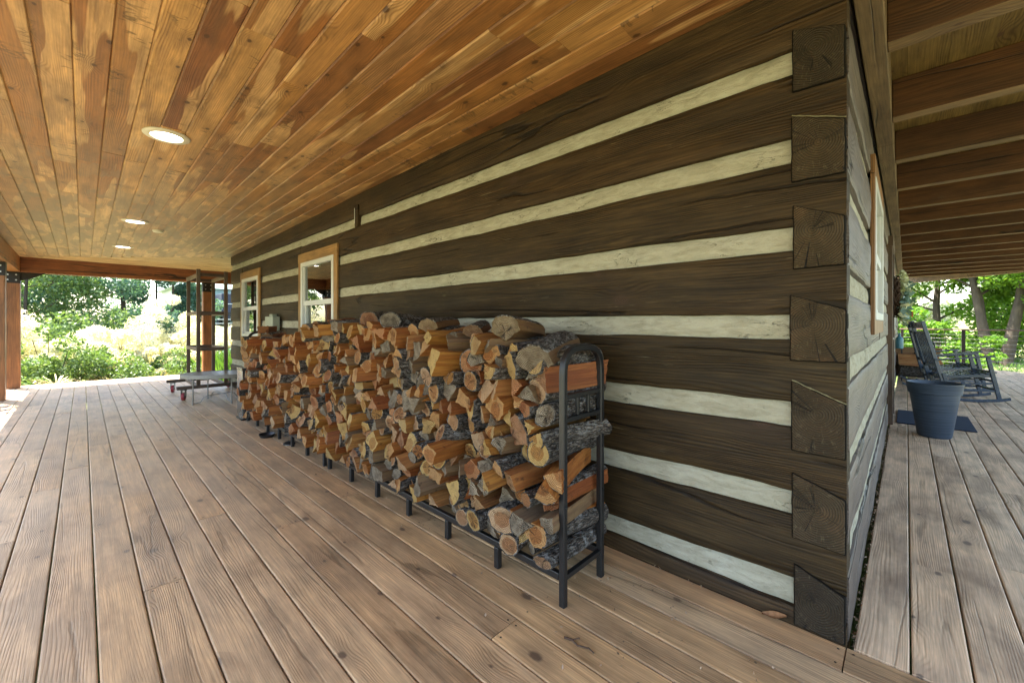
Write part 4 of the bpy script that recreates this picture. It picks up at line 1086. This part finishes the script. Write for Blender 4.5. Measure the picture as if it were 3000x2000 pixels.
wr = empty('wreath', (.075, 5.12, 1.53), label='round grapevine wreath with eucalyptus leaves and an orange flower on the door', cat='wreath')
m = MB(); r = random.Random(3)
for k in range(16):
    R0 = .215+r.uniform(-.045, .045); z0 = r.uniform(0, 6.28); pts = []
    for i in range(25):
        a = z0+i*2*math.pi/24*r.uniform(.99, 1.01); q = R0+.018*math.sin(3*a+k)
        pts.append((.03*math.sin(5*a+k*2)+r.uniform(-.006, .006), q*math.cos(a), q*math.sin(a)))
    m.tube(pts, .005, 5)
m.build('vine_ring', M['twig'], wr, smooth=True)
def leafquads(C, l, w, mats, rs, flat=None):
    n = len(C); t = rs.normal(size=(n, 3)); t /= np.linalg.norm(t, axis=1, keepdims=True); u = rs.normal(size=(n, 3))
    if flat is not None: u = u*.5+np.array(flat)
    b = np.cross(t, u); b /= np.linalg.norm(b, axis=1, keepdims=True)
    ll = (l*rs.uniform(.6, 1.25, n))[:, None]; ww = (w*rs.uniform(.6, 1.25, n))[:, None]
    V = np.stack([C-t*ll, C+b*ww-t*ll*.1, C+t*ll, C-b*ww-t*ll*.1], 1).reshape(-1, 3)
    return V
def leafmesh(name, V, mat, parent=None, loc=None, rs=None):
    n = len(V)//4; me = bpy.data.meshes.new(name)
    me.vertices.add(n*4); me.vertices.foreach_set('co', V.astype(np.float32).ravel())
    me.loops.add(n*4); me.loops.foreach_set('vertex_index', np.arange(n*4, dtype=np.int32))
    me.polygons.add(n); me.polygons.foreach_set('loop_start', np.arange(0, n*4, 4, dtype=np.int32)); me.polygons.foreach_set('loop_total', np.full(n, 4, dtype=np.int32))
    me.update(calc_edges=True); me.materials.append(mat)
    a = me.attributes.new('bid', 'FLOAT', 'FACE'); a.data.foreach_set('value', np.random.default_rng(n).uniform(0, 500, n).astype(np.float32))
    o = bpy.data.objects.new(name, me); COL.objects.link(o)
    if parent: o.parent = parent
    if loc: o.location = loc
    return o
def wl(n, a0, a1, l, w, mat, off, sd):
    rs = np.random.default_rng(sd); a = rs.uniform(a0, a1, n); q = .22+rs.normal(0, .055, n)
    C = np.stack([.035+np.abs(rs.normal(0, .03, n))+off, q*np.cos(a), q*np.sin(a)], 1)
    leafmesh('leaf_spray', leafquads(C, l, w, None, rs), mat, wr)
wl(700, R(-160), R(100), .042, .019, M['euc2'], .0, 1); wl(170, R(-170), R(60), .055, .036, M['euc'], .02, 2)
m = MB(); r = random.Random(4)
for k in range(14):
    a = r.uniform(0, 6.28); d_ = Vector((.5, math.cos(a), math.sin(a))).normalized(); p = Vector((.125, -.02, -.22))
    m.bar(p, p+d_*.038, .024, .004, up=(1, .2, .1))
m.build('flower', M['flower'], wr)
cn = MB(); cn.lathe([(.0001, 0), (.038, 0), (.041, .008), (.041, .12), (.036, .142), (.016, .162), (.013, .185), (.017, .19), (.017, .205), (.0001, .206)], 24)
cno = cn.build('canister', M['teal'], smooth=True, loc=(.092, 5.72, .86)); tag(cno, 'blue narrow-necked canister hanging on wall just past the door frame', 'canister')
m = MB(); m.tube([(0, 0, .206), (0, 0, .25), (-.03, 0, .30), (-.085, 0, .30)], .003, 6); m.build('hanger', M['steel'], cno)

# small rack on the long side
rk = empty('log_holder', (.30, 9.9, 0), label='low black hoop log holder against long wall, behind the rocking chairs', cat='firewood rack')
def ph(y):
    m = MB(); pts = rounded_path([(-.21, y, 0), (-.21, y, .845), (.27, y, .845), (.27, y, 0)], .09, 7); m.tube(pts, .014, 8); return m.build('end_hoop', M['black'], rk, smooth=True)
ph(0); ph(2.1)
m = MB()
for z in (.80,): m.bar((-.20, 0, z), (.26, 0, z), .012, .012)
m.build('rung', M['black'], rk)
for x in (-.21, .27):
    m = MB(); m.bar((x, 0, .12), (x, 2.1, .12), .025, .03); m.build('base_rail', M['black'], rk)
m = MB(); m.bar((-.2, 0, .12), (.26, 0, .12), .02, .025); m.build('cross_bar', M['black'], rk)
def slab_log(x, y, z, w, h, L, tone, kind, seed, lab, weather=.1, yaw=0):
    p = [(-w/2, -h/2), (w/2, -h/2), (w/2*.9, h/2*.8), (-w/2*.8, h/2)] if kind != 'round' else [(-w/2, -h/2), (w/2, -h/2), (w/2, h/2), (-w/2, h/2)]
    mb_, pith = log_mesh('firewood_log', p, kind, tone, weather, L, seed, seed*1.7); o = mb_.build('firewood_log', FIRE, smooth=True)
    rot = Matrix.Rotation(math.pi/2+yaw, 4, 'Z'); off = rot @ Vector((pith[0], 0, pith[1]))
    o.matrix_world = Matrix.Translation((x+off.x, y, z+off.z)) @ rot
    tag(o, lab, 'firewood', 'firewood in the log holder on the long side')
slab_log(.32, 9.98, .23, .26, .20, .62, (.3,.22,.15), 'round', 31, 'dark rough-barked log, lowest in the small holder behind the rockers', .25)
slab_log(.33, 9.97, .45, .24, .23, .60, (.80,.62,.46), 'split', 32, 'orange freshly split slab in small holder, between bark log and grey-brown slab', 0, .03)
slab_log(.32, 10.0, .63, .24, .15, .64, (.55,.48,.42), 'split', 33, 'grey-brown split slab, topmost in the small holder behind the rockers', .25, -.04)
for k in range(4):
    slab_log(.32, 10.32+.3*k, .34, .27, .36, .55, random.choice(ENDS['orange']), 'half', 40+k, 'big split log farther back in the small holder behind the rockers', .1)

# railing at the far end
rl = empty('deck_railing', (0, 0, 0), label='brown rail with dark posts and thin steel cables closing far deck end', cat='railing')
A = (.02, endline(.02)-.12); B = (2.23, endline(2.23)-.12)
m = MB(); m.bar((A[0], A[1], 1.03), (B[0], B[1], 1.03), .07, .035); m.build('top_rail', M['rail'], rl, bevel=.004)
for t in (.02, .57):
    x = A[0]+(B[0]-A[0])*t; y = A[1]+(B[1]-A[1])*t; m = MB(); m.box(x-.035, x+.035, y-.035, y+.035, -.05, 1.012); m.build('rail_post', M['steel'], rl, bevel=.003)
for k in range(8):
    z = .12+.11*k; m = MB(); m.tube([(A[0], A[1], z), (B[0], B[1], z)], .0032, 5); m.build('cable', M['cable'], rl)

# dry litter
m = MB()
for k in range(4):
    vs = []
    for i in range(7):
        t = i/6; w = .016*math.sin(math.pi*min(max(t, .02), .98)); vs += [(t*.085, -w, .012+.022*t*t+.006), (t*.085, 0, .006+.022*t*t), (t*.085, w, .012+.022*t*t+.006)]
    if k == 0: m.add(vs, [(i*3+q, (i+1)*3+q, (i+1)*3+q+1, i*3+q+1) for i in range(6) for q in range(2)])
lf = m.build('dry_leaf', M['leafdry'], smooth='all', loc=(-.27, -.035, .002)); lf.rotation_euler = (R(25), 0, R(15))
tag(lf, 'curled orange dry leaf on deck against bottom timber near the corner', 'leaf')
m = MB(); r = random.Random(9)
m.tube([(0, 0, .006), (.03, .006, .008), (.06, -.004, .007), (.10, .008, .009), (.125, .002, .007)], [.004, .004, .003, .003, .002], 6); m.tube([(.03, .006, .008), (.045, .022, .010), (.05, .03, .010)], .002, 5)
tw = m.build('twig', M['twig'], smooth=True, loc=(-.78, -.70, .0)); tw.rotation_euler.z = R(5); tag(tw, 'thin crooked dry twig lying on deck boards near the rack hoop', 'twig')
rs = np.random.default_rng(77); n = 330; yy = rs.uniform(0.0, 4.6, n)
C = np.stack([.016+rs.normal(0, .006, n), yy, rs.uniform(-.02, .004, n)], 1)
n2 = 60; C2 = np.stack([-rs.uniform(.05, 4.5, n2), -rs.uniform(.004, .03, n2), np.full(n2, .003)], 1)
n3 = 300; C3 = np.stack([-rs.uniform(.1, 5.5, n3), -.2-np.abs(rs.normal(0, .33, n3)), np.full(n3, .005)], 1)
V = np.concatenate([leafquads(C, .010, .005, None, rs), leafquads(np.concatenate([C2, C3]), .0075, .004, None, rs, flat=(0, 0, 3))])
lit = leafmesh('leaf_litter', V, M['litter']); tag(lit, 'crumbs of dry leaves and wood chips scattered along the wall and racks', 'litter', kind='stuff')

# ------------------------------------------------------------------ vegetation
def clump_cloud(centers, radii, n, l, w, seed, flat=.75):
    rs = np.random.default_rng(seed); centers = np.array(centers); radii = np.array(radii)
    p = radii**2; idx = rs.choice(len(centers), n, p=p/p.sum())
    d = rs.normal(size=(n, 3)); d /= np.linalg.norm(d, axis=1, keepdims=True)
    rad = rs.uniform(.35, 1, n)**.6
    C = centers[idx]+d*(radii[idx]*rad)[:, None]*np.array([1, 1, flat])
    return leafquads(C, l, w, None, rs)
def tree(name, loc, H, spread, leaf, n, l, w, seed, label, group, trunk_r=.2, first=.3, stems=1, nlimb=9, lean=0, cat='tree'):
    t = empty(name, loc, label=label, cat=cat, group=group); r = random.Random(seed); m = MB(); cents = []; rads = []
    for sidx in range(stems):
        ang = r.uniform(0, 6.28); ln = lean if stems > 1 else lean*.3
        top = Vector((math.cos(ang)*ln*H*.35, math.sin(ang)*ln*H*.35, H*.85)); st = Vector((math.cos(ang)*.12*(stems > 1), math.sin(ang)*.12*(stems > 1), -.6))
        pts = [st.lerp(top, q/7)+Vector((r.uniform(-.12, .12), r.uniform(-.12, .12), 0))*(q/7) for q in range(8)]
        m.tube(pts, [trunk_r*(1-.85*q/7) for q in range(8)], 9)
        for k in range(nlimb):
            f = first+(1-first)*(k+.5)/nlimb; b = pts[int(f*6)].lerp(pts[min(7, int(f*6)+1)], f*6-int(f*6))
            a = r.uniform(0, 6.28); Ln = spread*(1.1-f*.65)*r.uniform(.7, 1.15); up = r.uniform(.1, .55)
            e = b+Vector((math.cos(a)*Ln, math.sin(a)*Ln, Ln*up)); mid = b.lerp(e, .5)+Vector((0, 0, Ln*.1))
            m.tube([b, mid, e], [trunk_r*.35*(1-f*.5), trunk_r*.2*(1-f*.5), .01], 6)
            for q in (.4, .65, .85, 1.0):
                p = b.lerp(e, q)+Vector((r.uniform(-.3, .3), r.uniform(-.3, .3), r.uniform(-.25, .3)))*Ln*.35
                cents.append(tuple(p)); rads.append(r.uniform(.16, .34)*spread*(.6 if q < .5 else .8))
    m.build('trunk', M['treebark'], t, smooth=True)
    leafmesh('crown', clump_cloud(cents, rads, n, l, w, seed), leaf, t)
    return t
G1 = 'trees beyond the far end of the porch'
tree('broadleaf_tree', (-21.5, -.9, .1), 6.0, 2.7, M['leaf_teal'], 15000, .06, .036, 21, 'blue-green leafy tree behind pale plumes, in middle of far opening', G1, .11, .10, nlimb=15)
tree('broadleaf_tree', (-20.5, -3.3, .0), 6.2, 2.6, M['leaf_green'], 14000, .06, .036, 22, 'green leafy tree next to corner post in far opening', G1, .07, .05, nlimb=15)
tree('broadleaf_tree', (-22.5, .2, .3), 6.0, 1.9, M['leaf_teal'], 12000, .06, .036, 23, 'blue-green leafy tree just before the pale barn', G1, .06, .03, nlimb=15)
tree('broadleaf_tree', (-20.8, .45, .2), 5.6, 1.5, M['leaf_teal'], 8500, .06, .036, 27, 'airy blue-green leafy tree nearest left of the wheeled frame', G1, .06, .2, nlimb=14)
tree('broadleaf_tree', (-22, -5.6, .3), 7, 2.8, M['leaf_green'], 11000, .07, .045, 25, 'green leafy tree outside the corner post', G1, .12, .12, nlimb=14)
tree('broadleaf_tree', (-30, -3.0, .9), 9, 3.8, M['leaf_green'], 12000, .10, .06, 24, 'tall green tree farthest back in far opening', G1, .2, .12, nlimb=14)
def bush(name, loc, w, h, leaf, n, l, ww, seed, label, group, stem=M['treebark']):
    t = empty(name, loc, label=label, cat='bush', group=group); r = random.Random(seed); c = []; rd = []; m = MB()
    for k in range(26):
        a = r.uniform(0, 6.28); q = math.sqrt(r.random())*w; z = r.uniform(.12, 1)*h*(1-.45*(q/w)**2)
        c.append((math.cos(a)*q, math.sin(a)*q, z)); rd.append(r.uniform(.15, .30)*min(w, h))
        m.tube([(math.cos(a)*q*.3, math.sin(a)*q*.3, -.15), (math.cos(a)*q*.7, math.sin(a)*q*.7, z*.5), (math.cos(a)*q, math.sin(a)*q, z)], [.012, .009, .004], 5)
    m.build('stem', stem, t); leafmesh('foliage', clump_cloud(c, rd, n, l, ww, seed), leaf, t); return t
GB = 'bushes at the far deck edge'
bush('bush', (-14.2, -2.6, -.5), 1.2, 1.65, M['leaf_green'], 5200, .045, .024, 31, 'dense green bush next to the corner post', GB)
bush('bush', (-14.4, -1.2, -.55), 1.1, 1.2, M['leaf_green'], 4200, .045, .022, 32, 'low green bush second from corner post along deck edge', GB)
bush('bush', (-14.6, .0, -.55), 1.1, 1.1, M['leaf_green'], 4200, .045, .022, 33, 'low loose green bush left of wheeled frame at deck edge', GB)
bush('bush', (-15.2, 1.6, -.5), 1.0, 1.0, M['leaf_teal'], 3600, .045, .022, 34, 'blue-green bush seen through the wheeled frame', GB)
bush('bush', (-14.6, -4.2, -.5), 1.2, 1.5, M['leaf_green'], 4200, .05, .026, 35, 'green bush outside the corner post', GB)
GP = 'pale plume bushes behind the green ones'
for k, (x, y, w, h) in enumerate(((-16.6, -2.4, 1.35, 2.3), (-16.9, -.75, 1.4, 2.3), (-17.2, .75, 1.2, 1.95), (-17.2, -4.2, 1.5, 2.4), (-16.2, -1.5, 1.0, 1.9), (-18.6, .1, 1.3, 2.5), (-15.3, -1.9, .9, 1.55), (-15.5, -.5, .9, 1.4))):
    bush('plume_bush', (x, y, hgt(x, y)-.05), w, h, M['leaf_pale'], 9000, .07, .014, 41+k, ['tall overexposed plume bush close to the corner post', 'overexposed plume bush in middle of far opening', 'lower overexposed plume bush beside the wheeled frame', 'overexposed plume bush outside the corner post', 'small low overexposed plume bush directly behind the green bushes', 'tall overexposed plume bush deepest in far opening', 'small pale plume bush mixed into the green bush by the corner post', 'small pale plume bush mixed into the green bushes mid-opening'][k], GP)
# grass
def blades(area_fn, n, h, w, seed, mat, name, label):
    rs = np.random.default_rng(seed); xy = area_fn(rs, n); z = np.array([hgt(a, b) for a, b in xy]); a = rs.uniform(0, 6.28, n); hh = h*rs.uniform(.4, 1.2, n); ln = rs.normal(0, .3, (n, 2))*hh[:, None]
    dx = np.cos(a)*w; dy = np.sin(a)*w; x, y = xy[:, 0], xy[:, 1]
    V = np.stack([np.stack([x-dx, y-dy, z-.03], 1), np.stack([x+dx, y+dy, z-.03], 1), np.stack([x+dx*.6+ln[:, 0]*.4, y+dy*.6+ln[:, 1]*.4, z+hh*.6], 1), np.stack([x+ln[:, 0], y+ln[:, 1], z+hh], 1)], 1).reshape(-1, 3)
    o = leafmesh(name, V, mat); return tag(o, label, 'grass', kind='stuff')
blades(lambda rs, n: np.stack([rs.uniform(-22, -12.6, n), rs.uniform(-8, 5, n)], 1), 16000, .42, .006, 51, M['straw'], 'grass', 'pale straw grass growing beyond the far deck edge')
blades(lambda rs, n: np.stack([rs.uniform(-15.2, -12.5, n), rs.uniform(.5, 2.6, n)], 1), 3000, .85, .006, 52, M['blade'], 'grass', 'tall bright green grass seen through the wheeled frame')
blades(lambda rs, n: np.stack([rs.uniform(-4, 14, n), rs.uniform(16.5, 34, n)], 1), 14000, .22, .007, 53, M['blade'], 'grass', 'sunlit lawn grass under the maple trees')
def yucca(x, y):
    rs = np.random.default_rng(8); m = MB()
    for k in range(46):
        a = rs.uniform(0, 6.28); L = rs.uniform(.35, .6); up = rs.uniform(.5, 1.3); p = [Vector((0, 0, 0))]
        for q in (.33, .66, 1): p.append(Vector((math.cos(a)*L*q, math.sin(a)*L*q, L*up*q-L*1.0*q*q*.8)))
        for i in range(3):
            w0, w1 = (.012, .012, .009, .001)[i:i+2]; s_ = Vector((-math.sin(a), math.cos(a), 0)); m.add([tuple(p[i]-s_*w0), tuple(p[i]+s_*w0), tuple(p[i+1]+s_*w1), tuple(p[i+1]-s_*w1)], [(0,1,2,3)], 0, k*1.3)
    o = m.build('grass_tuft', M['straw'], loc=(x, y, -.16)); return tag(o, 'arching straw-coloured grass tuft at deck edge beside the corner post', 'plant')
yucca(-12.75, -2.35)
# barn, container and fence beyond
bn = empty('barn', (-34, 6.4, hgt(-34, 6.4)), label='pale teal metal barn far behind the wheeled frame', cat='barn')
m = MB(); m.box(-4, 3, -4.5, 6, 0, 2.2); m.build('wall', M['barn'], bn)
m = MB(); m.add([(-4.3, -4.8, 2.2), (3.3, -4.8, 2.2), (3.3, 6.3, 2.2), (-4.3, 6.3, 2.2), (-.5, -4.8, 3.9), (-.5, 6.3, 3.9)], [(0,1,2,3),(0,4,5,3),(1,2,5,4),(0,1,4),(2,3,5)]); m.build('roof', M['barn'], bn)
ct = empty('container', (-29.2, 5.1, hgt(-29.2, 5.1)), label='navy steel container with small white sign before the barn', cat='container')
m = MB(); m.box(-1.2, 1.2, -1.6, 3.0, .75, 1.85); m.build('body', M['container'], ct, bevel=.02)
m = MB(); m.box(1.201, 1.215, -1.0, -.6, 1.6, 1.74); m.box(1.201, 1.215, -.9, -.7, 1.42, 1.56); m.build('sign', M['white'], ct)
m = MB(); m.box(1.201, 1.225, -1.6, 3.0, 1.24, 1.28); m.build('trim_strip', M['white'], ct)
m = MB()
for yy in (-1.3, 2.7):
    for xx in (-.9, .9): m.tube([(xx, yy-.1, .35), (xx, yy+.1, .35)], .35, 16)
m.box(-1.1, 1.1, -1.5, 2.9, .55, .75); m.build('undercarriage', M['tray'], ct)
fn = empty('rail_fence', (-24.5, 4.6, hgt(-24.5, 4.6)), label='white rail fence in front of the navy container', cat='fence')
m = MB()
for k in range(4): m.box(-.02, .02, -2.5, 4, .30+.2*k, .345+.2*k)
m.build('rail', M['white'], fn)
for yy in (-2.5, -.4, 1.7, 3.8):
    m = MB(); m.box(-.05, .05, yy-.05, yy+.05, -.1, 1.1); m.build('fence_post', M['white'], fn)
wf = empty('wire_fence', (-16.0, 1.8, hgt(-16, 1.8)), label='white wire mesh garden fence low behind the wheeled frame', cat='fence')
m = MB()
for k in range(8): m.tube([(0, -.7, .12+.12*k), (0, 1.3, .12+.12*k)], .006, 4)
for k in range(14): m.tube([(0, -.7+.15*k, 0), (0, -.7+.15*k, 1.0)], .006, 4)
m.build('mesh_panel', M['wirefence'], wf)

# trees past the railing
GR = 'trees past the deck railing'
mp = tree('maple_tree', (2.9, 24.3, -.6), 8.5, 3.4, M['leaf_maple'], 26000, .085, .06, 61, 'multi-stemmed maple with bare trunks right behind the railing', GR, .21, .50, stems=4, nlimb=9, lean=.38)
tree('maple_tree', (1.2, 26.5, -.5), 8, 2.9, M['leaf_maple'], 10000, .085, .06, 62, 'bright green maple between cabin wall and the multi-stemmed maple', GR, .2, .10, nlimb=14)
tree('maple_tree', (6.5, 29, -.5), 10, 4.4, M['leaf_maple'], 20000, .10, .07, 63, 'bright green maple behind the multi-stemmed trunks', GR, .22, .04, nlimb=14)
tree('sunlit_tree', (-2.2, 38, 0), 11, 4.8, M['leaf_glare'], 16000, .12, .08, 64, 'pale overexposed tree in the gap beside the cabin wall', GR, .25, .08, nlimb=14)
tree('sunlit_tree', (8, 46, .6), 13, 6, M['leaf_glare'], 14000, .16, .10, 65, 'pale overexposed tree farthest behind the railing', GR, .3, .08, nlimb=14)
GS = 'leafy shrubs past the deck railing'
for k, (x, y, w_, h_) in enumerate(((1.3, 20.6, 1.3, 2.0), (-.4, 21.5, 1.5, 2.5), (3.0, 28, 2.2, 2.2))):
    bush('leafy_shrub', (x, y, hgt(x, y)), w_, h_, M['leaf_maple'], 3400, .075, .05, 81+k, ['bright green shrub behind the middle rail post', 'bright green shrub beside the cabin wall end, past railing', 'broad green shrub under maples, deepest behind railing'][k], GS)
# trees in front of the house (they show in the window panes)
tree('garden_tree', (-10.2, -5.3, -.5), 7.4, 2.7, M['leaf_green'], 9000, .085, .055, 79, 'green tree just outside front beam, dappling the deck edge', 'tree by the porch front', .14, .45, nlimb=12)
GF = 'trees in front of the house mirrored in the windows'
for k, (x, y) in enumerate(((-20, -13), (-27, -19), (-14, -16), (-36, -14))):
    tree('garden_tree', (x, y, hgt(x, y)), 9+k*.6, 3.8, M['leaf_green'], 9000, .12, .075, 71+k, 'green tree standing in front of the house beyond the porch', GF, .2, .12)

# ------------------------------------------------------------------ light, sky, camera
w = bpy.data.worlds.new('World'); scene.world = w; w.use_nodes = True
nt = w.node_tree; nt.nodes.clear()
sky = nt.nodes.new('ShaderNodeTexSky'); sky.sky_type = 'NISHITA'; sky.sun_disc = False
SUN_EL, SUN_AZ = R(63), math.atan2(-.45, -.89)      # direction towards the sun in the ground plane: mostly -x, some -y
sky.sun_elevation = SUN_EL; sky.sun_rotation = math.pi/2 - SUN_AZ
sky.air_density = 1.2; sky.dust_density = 2.0
bg = nt.nodes.new('ShaderNodeBackground'); bg.inputs['Strength'].default_value = .14
ow = nt.nodes.new('ShaderNodeOutputWorld'); nt.links.new(sky.outputs[0], bg.inputs[0]); nt.links.new(bg.outputs[0], ow.inputs[0])
sl_ = bpy.data.lights.new('sun', 'SUN'); sl_.energy = 5.0; sl_.angle = R(.5); sl_.color = (1, .95, .86)
so_ = bpy.data.objects.new('sun', sl_); COL.objects.link(so_)
dirv = Vector((math.cos(SUN_EL)*math.cos(SUN_AZ), math.cos(SUN_EL)*math.sin(SUN_AZ), math.sin(SUN_EL)))
so_.rotation_euler = dirv.to_track_quat('Z', 'Y').to_euler()
cam = bpy.data.cameras.new('camera'); co = bpy.data.objects.new('camera', cam); COL.objects.link(co)
cam.sensor_width = 36; cam.lens = 1205/3000*36; cam.shift_y = -53/3000; cam.clip_start = .02; cam.clip_end = 3000
co.location = CAMP; co.rotation_euler = (R(90), 0, math.asin(.692))
scene.camera = co
scene.view_settings.view_transform = 'Standard'; scene.view_settings.look = 'None'; scene.view_settings.exposure = 2.85; scene.view_settings.gamma = 1
scene.render.film_transparent = False
cy = scene.cycles
cy.max_bounces = 10; cy.diffuse_bounces = 6; cy.glossy_bounces = 4; cy.transparent_max_bounces = 12; cy.sample_clamp_indirect = 8
cy.use_denoising = True; cy.denoising_input_passes = 'RGB_ALBEDO_NORMAL'; cy.denoising_prefilter = 'NONE'
try: cy.denoiser = 'OPENIMAGEDENOISE'
except Exception: pass
cy.use_adaptive_sampling = False
